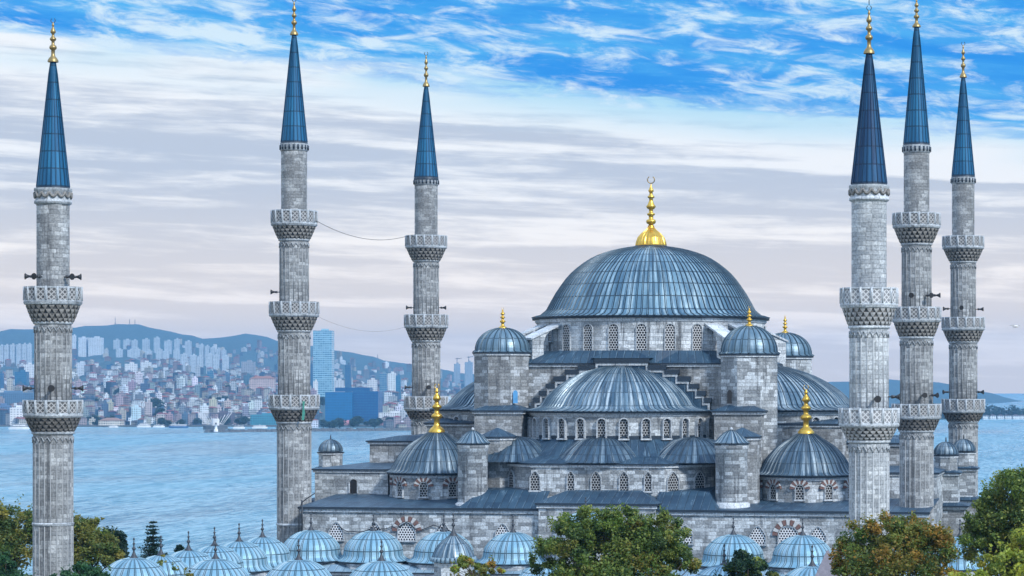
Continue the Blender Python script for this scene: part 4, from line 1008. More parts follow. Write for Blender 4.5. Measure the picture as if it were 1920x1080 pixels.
mb.tube([P(px, py, 228.4) for px, py in ((763, 980), (785, 996), (812, 985), (835, 990), (850, 999))], .045, 'iron', 5)
tag(mb.build('cable'), 'black cable looped along the front wall above the lattice windows', 'cable')
mm = MIN['m2l']; c = P(570, 770, 233.3); s = SCL(552, 233.3)
mb = MB(); d = Vector((CX - mm.location.x, -mm.location.y, 0)).normalized(); rv = Vector((-d.y, d.x, 0))
base = Vector((mm.location.x, mm.location.y, 0)) + d * (46 * s * .93 + .25) + rv * (17 * s)
z = lambda y: ZC - (y - HY) * s
fr = [(base + rv * (-.12 + .05 * math.sin(k)) + d * (.12 - .03 * k), base + rv * (.12 + .06 * math.cos(k * 2)) + d * (.14 - .03 * k), z(752 + k * 7)) for k in range(6)]
for i in range(5):
    (a0, b0, z0), (a1, b1, z1) = fr[i], fr[i + 1]
    mb.poly([(a0.x, a0.y, z0), (a1.x, a1.y, z1), (b1.x, b1.y, z1), (b0.x, b0.y, z0)], 'green_cloth', smooth=True)
    o = d * .05; mb.poly([(b0.x - o.x, b0.y - o.y, z0), (b1.x - o.x, b1.y - o.y, z1), (a1.x - o.x, a1.y - o.y, z1), (a0.x - o.x, a0.y - o.y, z0)], 'green_cloth', smooth=True)
tag(mb.build('cloth'), 'narrow green cloth hanging from the lowest balcony of the tall left minaret', 'cloth')
p = P(1904, 612, 200); mb = MB()
mb.lathe([(.01, -.28), (.07, -.18), (.10, 0), (.06, .16), (.02, .26)], 0, 0, 'bird_white', 8)
mb.v = [(p.x + v[2], p.y + v[0], p.z + v[1]) for v in mb.v]
for sg in (-1, 1):
    q = [Vector((.08, 0, .03)), Vector((.02, sg * .32, .14)), Vector((-.10, sg * .62, .06)), Vector((-.06, sg * .3, .10)), Vector((-.10, 0, .03))]
    q = [p + Vector((v.x, v.y * .3, v.z)) + Vector((v.y * .8, 0, 0)) for v in q]
    mb.poly(q, 'bird_white'); mb.poly([v - Vector((0, 0, .02)) for v in reversed(q)], 'bird_white')
tag(mb.build('gull'), 'tiny pale gull gliding in the sky beside the rightmost minaret', 'bird')

# ------------------------------------------------------------------ trees
def leaf_mesh(name, cen, size, cols, rng, flat=.25):
    n = len(cen)
    a = rng.normal(size=(n, 3)); a[:, 2] *= .7; a /= np.linalg.norm(a, axis=1)[:, None]
    b_ = rng.normal(size=(n, 3)); b_ -= (b_ * a).sum(1)[:, None] * a; b_ /= np.linalg.norm(b_, axis=1)[:, None]
    L = size * rng.uniform(.65, 1.35, n)[:, None]; c3 = np.cross(a, b_) * L * .22
    v = np.stack([cen - a * L, cen + b_ * L * .55 + c3, cen + a * L, cen - b_ * L * .55 + c3], 1).reshape(-1, 3)
    me = bpy.data.meshes.new(name); me.vertices.add(4 * n); me.loops.add(4 * n); me.polygons.add(n)
    me.vertices.foreach_set('co', v.astype(np.float32).ravel()); me.loops.foreach_set('vertex_index', np.arange(4 * n, dtype=np.int32))
    me.polygons.foreach_set('loop_start', np.arange(0, 4 * n, 4, dtype=np.int32)); me.polygons.foreach_set('loop_total', np.full(n, 4, dtype=np.int32))
    me.materials.append(MATS['leaf']); ca = me.color_attributes.new('Col', 'FLOAT_COLOR', 'CORNER')
    ca.data.foreach_set('color', np.repeat(np.concatenate([cols, np.ones((n, 1))], 1), 4, 0).astype(np.float32).ravel())
    me.update(); me.validate(); return me
PAL = {
 'green': [(0.109, 0.186, 0.039), (0.171, 0.248, 0.054), (0.248, 0.296, 0.070), (0.078, 0.139, 0.047)],
 'olive': [(.15, .185, .045), (.21, .215, .05), (.25, .225, .05), (.10, .155, .04)],
 'autumn': [(.21, .22, .05), (.25, .21, .042), (.15, .20, .045), (.33, .20, .038), (.12, .17, .04)],
 'yellow': [(0.351, 0.392, 0.054), (0.270, 0.338, 0.054), (0.446, 0.419, 0.068), (0.189, 0.257, 0.054)],
 'dark': [(0.022, 0.061, 0.038), (0.034, 0.081, 0.047), (0.016, 0.047, 0.034)],
 'pine': [(0.027, 0.095, 0.041), (0.041, 0.121, 0.047), (0.061, 0.149, 0.054), (0.020, 0.074, 0.041)],
}
def tree(name, label, x, y, blobs, n, size, pal, seed, group='trees round the mosque', clumps=60, trunk=.35, lean=(0, 0), spread=.17, mixp=None, fill=.25):
    """blobs: (x, y, z, rx, ry, rz) ellipsoids in world space that shape the crown"""
    rng = np.random.default_rng(seed); rnd = random.Random(seed)
    t = thing(name, label, 'tree', (x, y, 0), group)
    vol = np.array([b_[3] * b_[4] * b_[5] for b_ in blobs]) ** (2 / 3); vol /= vol.sum()
    cen = []; col = []; tips = []
    pc = np.array(PAL[pal]); pm = np.array(PAL[mixp]) if mixp else pc
    for ci in range(clumps):
        b_ = blobs[rng.choice(len(blobs), p=vol)]
        d = rng.normal(size=3); d /= np.linalg.norm(d); d[2] = abs(d[2]) if rng.random() < .7 else d[2]
        q = 1 - fill * rng.random() ** 1.5 if rng.random() < .8 else rng.uniform(.3, .8)
        c = np.array(b_[:3]) + d * np.array(b_[3:]) * q
        tips.append(c)
        rad = spread * (b_[3] + b_[5]) * rng.uniform(.6, 1.3)
        k = int(n / clumps * (rad / (spread * (b_[3] + b_[5]))) ** 1.6)
        p = rng.normal(size=(k, 3)); p /= np.linalg.norm(p, axis=1)[:, None]; p *= (rng.random(k) ** .45)[:, None] * rad * np.array([1, 1, .85])
        cen.append(c + p)
        base = (pm if rng.random() < .35 else pc)[rng.integers(len(pm if False else pc))] if not mixp else (pm[rng.integers(len(pm))] if rng.random() < .4 else pc[rng.integers(len(pc))])
        cc = np.tile(base, (k, 1)) * rng.uniform(.8, 1.2, k)[:, None] * rng.uniform(.75, 1.3)
        alt = pc[rng.integers(len(pc), size=k)]; mk = (rng.random(k) < .18)[:, None]; cc = np.where(mk, alt, cc); col.append(cc)
    # loose sprigs at the outline
    for ci in range(clumps // 2):
        b_ = blobs[rng.choice(len(blobs), p=vol)]; d = rng.normal(size=3); d /= np.linalg.norm(d); d[2] = abs(d[2])
        p0 = np.array(b_[:3]) + d * np.array(b_[3:]) * .95; dirn = d * .6 + np.array([0, 0, .7]); L = rng.uniform(.3, 1.0) * (b_[5] * .35)
        k = max(6, n // 900); u = rng.random(k)[:, None]; cen.append(p0 + dirn * u * L + rng.normal(size=(k, 3)) * .10 * (b_[3] ** .5)); col.append(pc[rng.integers(len(pc), size=k)])
    cen = np.concatenate(cen); col = np.concatenate(col)
    o = bpy.data.objects.new('crown', leaf_mesh('crown', cen, size, col, rng)); COL.objects.link(o); o.parent = t; o.matrix_parent_inverse = t.matrix_world.inverted()
    zc_ = sum(b_[2] for b_ in blobs) / len(blobs); zlow = min(b_[2] - b_[5] * .6 for b_ in blobs); mx_ = sum(b_[0] for b_ in blobs) / len(blobs)
    mb = MB(); top = Vector((mx_, y, zc_)); fork = Vector((x + (mx_ - x) * .4, y, max(zlow * .8, 1.5)))
    mb.tube([(x, y, -.3), (x + .1, y, fork.z * .5), fork], trunk, 'bark', 9, trunk * .75); mb.tube([fork, fork.lerp(top, .6) + Vector((.2, .1, 0)), top], trunk * .72, 'bark', 8, trunk * .25)
    for c in rnd.sample(tips, min(26, len(tips))):
        c = Vector(c); s0 = fork.lerp(top, rnd.uniform(0, .8)); mid = s0.lerp(c, .5) + Vector((0, 0, .35)); mb.tube([s0, mid, c], trunk * .3, 'bark', 5, trunk * .05)
    mb.build('trunk', t); return t
def blob(px, py, Y, rx, rz, ry=None):
    p = P(px, py, Y); s = SCL(px, Y); return (p.x, p.y, p.z, rx * s, (ry or rx) * s, rz * s)
def tx(px, Y): return P(px, HY, Y).x
Yt = 150
tree('plane_tree', 'broad green tree with reddish tints in front of the middle of the mosque', tx(1150, Yt), Yt,
     [blob(1065, 1035, Yt, 52, 60), blob(1105, 1003, Yt, 46, 52), blob(1150, 1040, Yt + 1, 75, 70), blob(1165, 1000, Yt, 38, 44), blob(1215, 1040, Yt + 1, 62, 60), blob(1250, 1015, Yt, 40, 48), blob(1272, 1068, Yt, 34, 48), blob(1030, 1062, Yt, 32, 46), blob(1150, 1095, Yt - 1, 128, 50, 60), blob(1120, 1150, Yt, 140, 80)],
     64000, .105, 'green', 3, clumps=380, mixp='olive', spread=.14)
tree('plane_tree', 'rounded tree turning orange brown in front of the pale minaret', tx(1680, 150), 150,
     [blob(1610, 1035, 150, 42, 52), blob(1655, 1012, 150, 45, 42), blob(1700, 1015, 151, 45, 48), blob(1745, 1040, 150, 42, 52), blob(1680, 1070, 150, 90, 60), blob(1770, 1085, 150, 28, 38), blob(1590, 1075, 150, 28, 40)],
     30000, .105, 'autumn', 5, clumps=190, mixp='green')
tree('lime_tree', 'dark green tree rising against the water at the right edge', tx(1890, 158), 158,
     [blob(1900, 945, 158, 55, 58), blob(1860, 975, 158, 48, 50), blob(1840, 1020, 158, 40, 50), blob(1930, 1000, 158, 60, 70), blob(1880, 1040, 158, 60, 50), blob(1950, 930, 158, 50, 50)],
     32000, .11, 'green', 7, clumps=180, mixp='olive')
tree('maple_tree', 'bright yellow green tree in the bottom right corner', tx(1905, 128), 128,
     [blob(1890, 1060, 128, 42, 38), blob(1925, 1040, 128, 42, 42), blob(1860, 1085, 128, 42, 30), blob(1820, 1100, 128, 40, 28), blob(1930, 1100, 128, 60, 40)], 9000, .11, 'yellow', 9, clumps=80)
tree('laurel_tree', 'small dark green tree with its tip before the right arcade dome', tx(1395, 150), 150,
     [blob(1398, 1062, 150, 36, 26), blob(1370, 1085, 150, 32, 24), blob(1425, 1085, 150, 28, 24), blob(1395, 1120, 150, 60, 30)], 9000, .11, 'dark', 11, clumps=70, mixp='green')
tree('birch_tree', 'thin tree with yellow autumn leaves before the gate dome', tx(890, 150), 150,
     [blob(868, 1066, 150, 22, 20), blob(905, 1065, 150, 22, 22), blob(935, 1072, 150, 16, 14), blob(885, 1092, 150, 45, 18)], 2800, .11, 'autumn', 13, clumps=34, trunk=.12, mixp='yellow')
tree('birch_tree', 'sparse leafy twigs in front of the leftmost arcade domes', tx(320, 150), 150,
     [blob(302, 1058, 150, 9, 22), blob(322, 1070, 150, 10, 16), blob(352, 1078, 150, 8, 10), blob(318, 1100, 150, 30, 14)], 420, .10, 'olive', 15, clumps=18, trunk=.06)
tree('oak_tree', 'olive brown tree at the left edge behind the leftmost minaret', tx(15, 215), 215,
     [blob(20, 985, 215, 42, 42), blob(-10, 1010, 215, 45, 55), blob(48, 1015, 215, 34, 50), blob(20, 1050, 215, 60, 50)], 14000, .15, 'olive', 17, clumps=110, mixp='green')
tree('oak_tree', 'olive yellow tree just right of the leftmost minaret', tx(160, 215), 215,
     [blob(150, 1010, 215, 36, 40), blob(175, 1030, 215, 38, 44), blob(180, 985, 215, 12, 16), blob(205, 1055, 215, 28, 36), blob(140, 1050, 215, 50, 45)], 12000, .15, 'olive', 19, clumps=90, mixp='green')
tree('cypress_tree', 'compact dark blue green tree left of the conifer', tx(213, 222), 222,
     [blob(212, 1012, 222, 19, 24), blob(222, 1030, 222, 16, 24), blob(205, 1035, 222, 20, 30), blob(215, 1055, 222, 24, 26)], 7000, .13, 'dark', 21, clumps=60)
tree('pine_tree', 'bushy bright green pine at the foot of the leftmost minaret', tx(165, 150), 150,
     [blob(150, 1080, 150, 34, 20), blob(185, 1082, 150, 30, 18), blob(120, 1092, 150, 28, 18), blob(165, 1105, 150, 60, 25)], 9000, .10, 'pine', 23, clumps=70)
tree('pine_tree', 'bright green pine in the bottom left corner', tx(10, 150), 150,
     [blob(-4, 1058, 150, 26, 24), blob(12, 1075, 150, 20, 20), blob(5, 1100, 150, 60, 26)], 6000, .10, 'pine', 25, clumps=50)
# the open conifer
def conifer(label, px, top, Y, base_py, wpx, seed):
    rng = np.random.default_rng(seed); p = P(px, top, Y); s = SCL(px, Y); zb = P(px, base_py, Y).z
    t = thing('conifer', label, 'tree', (p.x, p.y, 0), 'trees round the mosque')
    mb = MB(); mb.tube([(p.x, p.y, -3), (p.x, p.y, zb), (p.x, p.y, p.z)], .22, 'bark', 7, .03)
    cen = []; col = []; pc = np.array(PAL['dark']); H = p.z - zb; z = p.z - .2; k = 0
    while z > zb - 1.5:
        u = (p.z - z) / H; L = wpx * s * min(1.1, .14 + .9 * u)
        for a in rng.uniform(0, 6.28, 5):
            l = L * rng.uniform(.65, 1.1); d = np.array([math.cos(a), math.sin(a), -.10 - .18 * rng.random()]); m = int(60 * (.4 + u))
            q = rng.random(m)[:, None]; pts = np.array([p.x, p.y, z]) + d * q * l + np.array([0, 0, .22]) * q ** 2 * l + rng.normal(size=(m, 3)) * np.array([.16, .16, .07]) * (.5 + u)
            cen.append(pts); col.append(pc[rng.integers(len(pc), size=m)] * rng.uniform(.7, 1.5, m)[:, None])
            mb.tube([(p.x, p.y, z), (p.x + d[0] * l, p.y + d[1] * l, z + d[2] * l + .2 * l)], .05, 'bark', 4, .015)
        z -= H / 10 * rng.uniform(.8, 1.2)
    o = bpy.data.objects.new('crown', leaf_mesh('crown', np.concatenate(cen), .12, np.concatenate(col), rng)); COL.objects.link(o); o.parent = t; o.matrix_parent_inverse = t.matrix_world.inverted()
    mb.build('trunk', t)
conifer('open branched conifer standing alone against the water behind the arcade domes', 287, 976, 250, 1045, 30, 31)
conifer('tip of a small conifer peeping over the left arcade domes', 337, 1020, 250, 1050, 12, 33)

# ------------------------------------------------------------------ the town on the far shore
WALLS = {'white': (.74, .81, .86), 'cream': (.50, .50, .46), 'pink': (.38, .31, .34), 'grey': (.24, .29, .35), 'slate blue': (.07, .14, .23)}
ROOFS = {'red tiled roof': (.20, .075, .07), 'brown tiled roof': (.09, .065, .075), 'flat grey roof': (.22, .26, .30)}
def on_far(px, s):
    p, D = far_point(px, s); return p, D
def house(mb, p, wd, dp, h, rot, wall, roof, flat, fmat='facade'):
    ca, sa = math.cos(rot), math.sin(rot)
    def tr(pts): return [(p.x + a * ca - b_ * sa, p.y + a * sa + b_ * ca) for a, b_ in pts]
    c = tr(rect(-wd / 2, wd / 2, -dp / 2, dp / 2)); z0, z1 = p.z - 7, p.z + h
    for i in range(4):
        a, b_ = c[i], c[(i + 1) % 4]; L = math.hypot(b_[0] - a[0], b_[1] - a[1])
        mb.poly([(*a, z0), (*b_, z0), (*b_, z1), (*a, z1)], fmat, uv=[(.0, -7), (L, -7), (L, h), (0, h)], col=wall)
    if flat:
        mb.poly([(*q, z1) for q in c], 'tile_roof', col=roof)
        for a, b_, e, f in ((-wd * .1, wd * .25, -dp * .2, dp * .2),):
            q = tr(rect(a, b_, e, f)); mb.prism(q, z1 + .01, z1 + min(3.2, .12 * h + 1), 'tile_roof', col=tuple(v * .9 for v in wall), bottom=False)
    else:
        o = tr(rect(-wd / 2 - .6, wd / 2 + .6, -dp / 2 - .6, dp / 2 + .6)); i_ = min(wd, dp) / 2 * .98
        mb.frustum(o, z1, tr(rect(-wd / 2 + i_, wd / 2 - i_, -dp / 2 + i_, dp / 2 - i_)), z1 + min(wd, dp) * .22, 'tile_roof', col=roof)
        mb.poly([(*q, z1 - .01) for q in reversed(o)], 'tile_roof', col=roof)
rnd = random.Random(77)
def zone(px):
    return ('at left photo edge' if px < 70 else 'right of leftmost minaret' if px < 215 else 'midway between left minarets' if px < 370 else 'left of second minaret' if px < 530
            else 'below the skyscraper' if px < 622 else 'behind dark blue office' if px < 712 else 'right of dark blue office' if px < 790 else 'beside left half dome')
def rowname(y): return 'near waterfront' if y > 772 else 'low on slope' if y > 748 else 'mid slope' if y > 722 else 'high on slope'
made = 0; spots = []
while made < 215:
    px = rnd.choice([rnd.uniform(-4, 66), rnd.uniform(134, 330), rnd.uniform(330, 524), rnd.uniform(134, 524), rnd.uniform(584, 774), rnd.uniform(825, 872)])
    s = .022 + .31 * rnd.random() ** 1.25
    p, D = on_far(px, s); sy = HY + (ZC - p.z) * F / D
    wpx = rnd.uniform(9.5, 16)
    if any(abs(px - a) < 9 and abs(sy - b_) < 5 for a, b_ in spots): continue
    if 600 < px < 722 and sy > 733: continue
    spots.append((px, sy)); wd = wpx * D / F; tall = rnd.random()
    wn = rnd.choices(list(WALLS), (5, 3, 3, 2, 2))[0]; rn = rnd.choices(list(ROOFS), (4, 3, 3))[0]
    st = 3 if tall < .5 else 5 if tall < .86 else 8
    if st == 8: rn = 'flat grey roof'
    h = st * 3.1 + 1; mb = MB(); wc = tuple(v * rnd.uniform(.88, 1.1) for v in WALLS[wn]); rc = tuple(v * rnd.uniform(.8, 1.3) for v in ROOFS[rn])
    house(mb, p, wd, wd * rnd.uniform(.6, .85), h, PSI + rnd.uniform(-.45, .45), wc, rc, rn.startswith('flat'))
    kind = {3: 'house', 5: 'apartment block', 8: 'apartment tower'}[st]
    nm = {3: 'town_house', 5: 'apartment_block', 8: 'apartment_tower'}[st]
    lab = f"{wn} {kind} with {rn} {rowname(sy)}, {zone(px)}"
    tag(mb.build(nm), lab, 'house' if st == 3 else 'apartment block', f"{wn} {kind}s with {rn}, {rowname(sy)}, {zone(px)}")
    made += 1
# the rest of the town, past the countable ones: one mass
mb = MB(); k = 0
while k < 2600:
    px = rnd.uniform(-260, 960); s = rnd.choice([.02 + .40 * rnd.random(), .02 + .40 * rnd.random(), .02 + .3 * rnd.random(), .4 + .45 * rnd.random()])
    if s > .4:
        if 140 < px < 330 and .43 < s < .53: continue
        if px < 330 and s > .70: continue
    p, D = on_far(px, s); sy = HY + (ZC - p.z) * F / D
    if 595 < px < 725 and sy > 742: continue
    wn = rnd.choices(list(WALLS), (5, 3, 3, 3, 3))[0]; rn = rnd.choices(list(ROOFS), (4, 3, 3))[0]; st = rnd.choices((2, 3, 5, 7), (4, 5, 3, 1))[0]
    wd = rnd.uniform(7, 15)
    house(mb, p, wd, wd * rnd.uniform(.6, .9), st * 3.1, PSI + rnd.uniform(-.6, .6), tuple(v * q for q in [rnd.uniform(.5, 1.05)] for v in WALLS[wn]), tuple(v * rnd.uniform(.7, 1.3) for v in ROOFS[rn]), rn.startswith('flat')); k += 1
tag(mb.build('distant_town'), 'dense mass of small distant houses spread over the far slopes', kind='stuff')

def tower(name, lab, cat, px, ytop, wpx, D=None, s=None, wall=(.7, .72, .75), fmat='slab_facade', dp=.8, group=None, rot=0., cap=True, parts=False, top_s=None):
    p, d0 = on_far(px, s) if s is not None else (None, D)
    if s is None:
        p = Q(px, 760, D); d0 = D
        lo, hi = 0., 1.
        for _ in range(30):
            m = (lo + hi) / 2
            if on_far(px, m)[1] < D: lo = m
            else: hi = m
        p.z = on_far(px, lo)[0].z
    zt = ZC - (ytop - HY) * d0 / F; h = max(8, zt - p.z); wd = wpx * d0 / F; mb = MB()
    house(mb, p, wd, wd * dp, h, PSI + rot, wall, (.3, .31, .33), True, fmat)
    return tag(mb.build(name), lab, cat, group), p, wd, h
HT = 'pale tower blocks on the far hillside'
for i, (px, yt, wpx, s) in enumerate([(3, 648, 9, .62), (13, 647, 9, .62), (24, 646, 9, .62), (36, 646, 9, .62), (46, 645, 9, .62), (55, 645, 8, .62)]):
    tower('tower_block', 'pale slab in the row of alike slabs on the far hill at the left edge', 'tower block', px, yt, wpx, s=s, wall=(.48, .56, .63), group='row of pale slabs on the far hill at the left edge')
for px, yt, wpx, lab in ((139, 629, 7, 'slim pale slab on the hill touching the leftmost minaret'), (156, 633, 15, 'wide pale slab on the hill, left one of the bright pair'), (180, 633, 24, 'widest pale slab on the hill, right one of the bright pair')):
    tower('tower_block', lab, 'tower block', px, yt, wpx, s=.71, wall=(.62, .69, .75))
for i in range(8):
    tower('tower_block', 'narrow tower in the upper row of alike towers below the hilltop', 'tower block', 219 + 18.3 * i + (0, 1, -3, 0, 2, 5, 3, 6)[i], 637 + (0, 0, 1, -1, -4, 2, -1, 3)[i], (11, 12, 10, 12, 10, 13, 9, 11)[i], s=.75, wall=(.44, .52, .59), group='upper row of narrow towers below the hilltop')
for i in range(7):
    tower('tower_block', 'narrow tower in the lower row of alike towers below the hilltop', 'tower block', 224 + 17.4 * i + (0, 4, -2, 3, 5, 0, 3)[i], 655 + (0, 1, -1, 2, 0, 3, 1)[i], 11, s=.67, wall=(.48, .56, .63), group='lower row of narrow towers below the hilltop')
for i in range(5):
    tower('tower_block', 'pale tower stepping down the right shoulder of the hill', 'tower block', 378 + 10.5 * i, 646 + 2.6 * i, 8, s=.70, wall=(.44, .52, .59), group='pale towers stepping down the right shoulder of the hill')
for i in range(6):
    tower('tower_block', 'pale tower in the low cluster under the right shoulder of the hill', 'tower block', 345 + 15 * i + (i % 2) * 3, 664 + (i % 3) * 2, 11, s=.56, wall=(.50, .58, .65), group='low cluster of pale towers under the right shoulder of the hill')
for px, yt, wpx, s, wall, fm, nm, lab, cat in [
    (466, 678, 23, .42, (.30, .33, .38), 'slab_facade', 'tower_block', 'grey high-rise slab standing alone left of the tall second minaret', 'tower block'),
    (371, 687, 8, .38, (.42, .47, .52), 'slab_facade', 'tower_block', 'slim grey tower midway up the slope between the left minarets', 'tower block'),
    (246, 682, 20, .38, (.74, .78, .80), 'slab_facade', 'tower_block', 'white high-rise in front of the low dark wooded hill', 'tower block'),
    (274, 679, 17, .40, (.70, .75, .78), 'slab_facade', 'tower_block', 'white high-rise just behind and right of the other white one', 'tower block'),
    (208, 684, 14, .40, (.04, .11, .19), 'glass_facade', 'office_block', 'small dark office block on the slope left of the white high-rises', 'office'),
    (152, 680, 14, .40, (.60, .66, .72), 'slab_facade', 'tower_block', 'pale high-rise beside the leftmost minaret at the foot of the wooded hill', 'tower block'),
    (41, 697, 22, .26, (.03, .15, .26), 'glass_facade', 'office_block', 'blue glass office block at the left edge, behind the leftmost minaret', 'office'),
    (55, 683, 15, .34, (.76, .79, .81), 'slab_facade', 'tower_block', 'white high-rise between blue glass office and leftmost minaret', 'tower block'),
    (2, 700, 9, .22, (.05, .13, .23), 'glass_facade', 'office_block', 'dark slim office tower cut by the left edge of the photo', 'office'),
    (395, 696, 11, .32, (.10, .22, .30), 'glass_facade', 'office_block', 'teal office block on the slope left of the tall minaret', 'office'),
    (607, 620, 35, .27, (.34, .58, .68), 'glass_facade', 'skyscraper', 'tallest teal glass skyscraper rising above the ridge right of the second minaret', 'skyscraper'),
    (653, 684, 11, .30, (.07, .14, .22), 'glass_facade', 'office_block', 'slender dark tower right of the tall skyscraper', 'office'),
    (584, 683, 6, .3, (.05, .13, .22), 'glass_facade', 'office_block', 'dark slim block wedged between second minaret and tall skyscraper', 'office'),
    (719, 700, 13, .26, (.18, .30, .38), 'glass_facade', 'office_block', 'green blue office tower in the middle of the three right of the skyscraper', 'office'),
    (735, 700, 14, .28, (.72, .78, .80), 'slab_facade', 'tower_block', 'white high-rise between two teal towers left of the third minaret', 'tower block'),
    (747, 704, 9, .25, (.06, .20, .30), 'glass_facade', 'office_block', 'deep teal tower nearest to the third minaret', 'office'),
    (698, 712, 17, .24, (.66, .68, .70), 'slab_facade', 'tower_block', 'pale slab above the dark blue office block', 'tower block'),
    (636, 713, 16, .22, (.56, .60, .64), 'slab_facade', 'tower_block', 'grey slab right of the skyscraper foot, above the dark blue office block', 'tower block'),
    (592, 715, 8, .22, (.76, .79, .80), 'slab_facade', 'tower_block', 'small white slab at the left foot of the tall skyscraper', 'tower block'),
    (857, 682, 11, .74, (.30, .38, .46), 'slab_facade', 'tower_block', 'left one of the two tower shells under construction on the far ridge', 'tower block'),
    (879, 679, 14, .74, (.30, .38, .46), 'slab_facade', 'tower_block', 'right and wider one of the two tower shells under construction on the ridge', 'tower block')]:
    o, p, wd, h = tower(nm, lab, cat, px, yt, wpx, s=s, wall=wall, fmat=fm)
    if px in (857, 879):
        mb = MB(); k = p.z + h; mb.tube([(p.x, p.y, k - 2), (p.x, p.y, k + 16)], 1.0, 'iron', 4); mb.tube([(p.x - 5, p.y, k + 13), (p.x + 13, p.y, k + 15)], .8, 'iron', 4); mb.build('crane', o)
# the dark blue office block by the shore
p1 = Q(660, 790, 3440); zt1, zt2, zb_ = ZC - (735 - HY) * 3440 / F, ZC - (728 - HY) * 3440 / F, -34
u = Vector((math.cos(PSI), math.sin(PSI), 0)); vv = Vector((-math.sin(PSI), math.cos(PSI), 0)); k = 3440 / F
t = thing('office_building', 'large dark blue office block by the far shore right of the second minaret', 'office', (p1.x, p1.y, zb_))
def obox(name, xa, xb, ya, yb, za, zb2, colr, parent, fmat='glass_facade'):
    mb = MB(); c = [p1 + u * a + vv * b_ for a, b_ in ((xa, ya), (xb, ya), (xb, yb), (xa, yb))]
    for i in range(4):
        a, b_ = c[i], c[(i + 1) % 4]; L = (b_ - a).length
        mb.poly([(a.x, a.y, za), (b_.x, b_.y, za), (b_.x, b_.y, zb2), (a.x, a.y, zb2)], fmat, uv=[(0, 0), (L, 0), (L, zb2 - za), (0, zb2 - za)], col=colr)
    mb.poly([(q.x, q.y, zb2) for q in c], 'tile_roof', col=(.08, .15, .22)); return mb.build(name, parent)
obox('left_wing' if False else 'office_wing', -49 * k, 2 * k, -6, 40, zb_, zt1, (.008, .14, .34), t); obox('office_wing', 2.02 * k, 49 * k, 0, 44, zb_, zt1 + 1, (.004, .07, .22), t); obox('roof_storey', -33 * k, 32 * k, 6, 34, zt1 + .5, zt2 + 1, (.006, .07, .20), t)
# waterfront buildings
def shed(name, lab, cat, px0, px1, yt, yb, D, wall, roofc, flat=False, fm='facade'):
    p = Q((px0 + px1) / 2, yb, D); wd = (px1 - px0) * D / F; h = (yb - yt) * D / F; mb = MB(); house(mb, p, wd, 18, h * (.72 if not flat else .9), PSI, wall, roofc, flat, fm); return tag(mb.build(name), lab, cat)
shed('warehouse', 'long pink shed on the shore below the dark blue office block', 'warehouse', 627, 669, 791, 798, 3360, (.50, .27, .30), (.36, .16, .19))
shed('warehouse', 'longer pink shed on the shore right of the dark blue office block', 'warehouse', 698, 772, 792, 799, 3360, (.52, .30, .33), (.36, .18, .21))
shed('apartment_block', 'white terraced block with many windows right of the dark blue office block', 'apartment block', 712, 762, 772, 790, 3420, (.72, .75, .77), (.4, .42, .44), True)
shed('pavilion', 'low ferry pavilion with a broad brown roof at the waterside', 'ferry station', 188, 230, 784, 800, 3340, (.66, .62, .55), (.26, .16, .13))
shed('hall', 'long hall with a pale roof at the left edge behind the leftmost minaret', 'hall', -30, 66, 734, 752, 3800, (.10, .20, .32), (.66, .70, .74), True)
shed('civic_building', 'white columned building on the waterfront left of the leftmost minaret', 'building', 22, 46, 761, 792, 3420, (.80, .82, .83), (.5, .52, .54), True, 'slab_facade')
shed('office_block', 'dull blue block beside the white columned building at the left edge', 'office', -8, 18, 757, 790, 3440, (.12, .21, .36), (.2, .26, .34), True)
shed('office_block', 'dark brown block behind the fan of white spars', 'office', 395, 438, 772, 786, 3420, (.13, .12, .16), (.16, .15, .18), True)
shed('office_block', 'white block left of the dark brown one behind the fan of spars', 'office', 374, 395, 772, 786, 3425, (.70, .72, .75), (.4, .4, .43), True)
shed('sports_hall', 'long teal hall on the shore just left of the tall second minaret', 'hall', 472, 522, 776, 791, 3380, (.05, .26, .36), (.08, .32, .40), True)
shed('apartment_block', 'wide pink apartment block high on the slope left of the tall minaret', 'apartment block', 470, 515, 703, 726, 4250, (.58, .47, .46), (.28, .14, .11))
# quay and breakwater
mb = MB()
for px0, px1, D, wd in ((-60, 800, 3330, 8),):
    a, b_ = Q(px0, 803, D), Q(px1, 803, D); n = 60
    for i in range(n):
        q0, q1 = a.lerp(b_, i / n), a.lerp(b_, (i + 1) / n); mb.poly([(q0.x, q0.y, -38.5), (q1.x, q1.y, -38.5), (q1.x, q1.y, -36.2), (q0.x, q0.y, -36.2)], 'rock'); mb.poly([(q0.x, q0.y, -36.2), (q1.x, q1.y, -36.2), (q1.x - 2, q1.y + 30, -36), (q0.x - 2, q0.y + 30, -36)], 'rock')
tag(mb.build('quay'), kind='structure')
rnd = random.Random(5); mb = MB(); a, b_ = Q(390, 815, 2960), Q(800, 809, 3080); n = 130
for i in range(n):
    q = a.lerp(b_, i / n) + Vector((rnd.uniform(-1, 1), rnd.uniform(-2, 2), 0)); h = rnd.uniform(2.2, 4.2); r = rnd.uniform(3.2, 5)
    mb.frustum(ngon(q.x, q.y, r * 1.5, 6, rnd.random()), -38.6, ngon(q.x, q.y, r * .7, 6, rnd.random()), -38 + h, 'rock')
tag(mb.build('breakwater'), kind='structure')
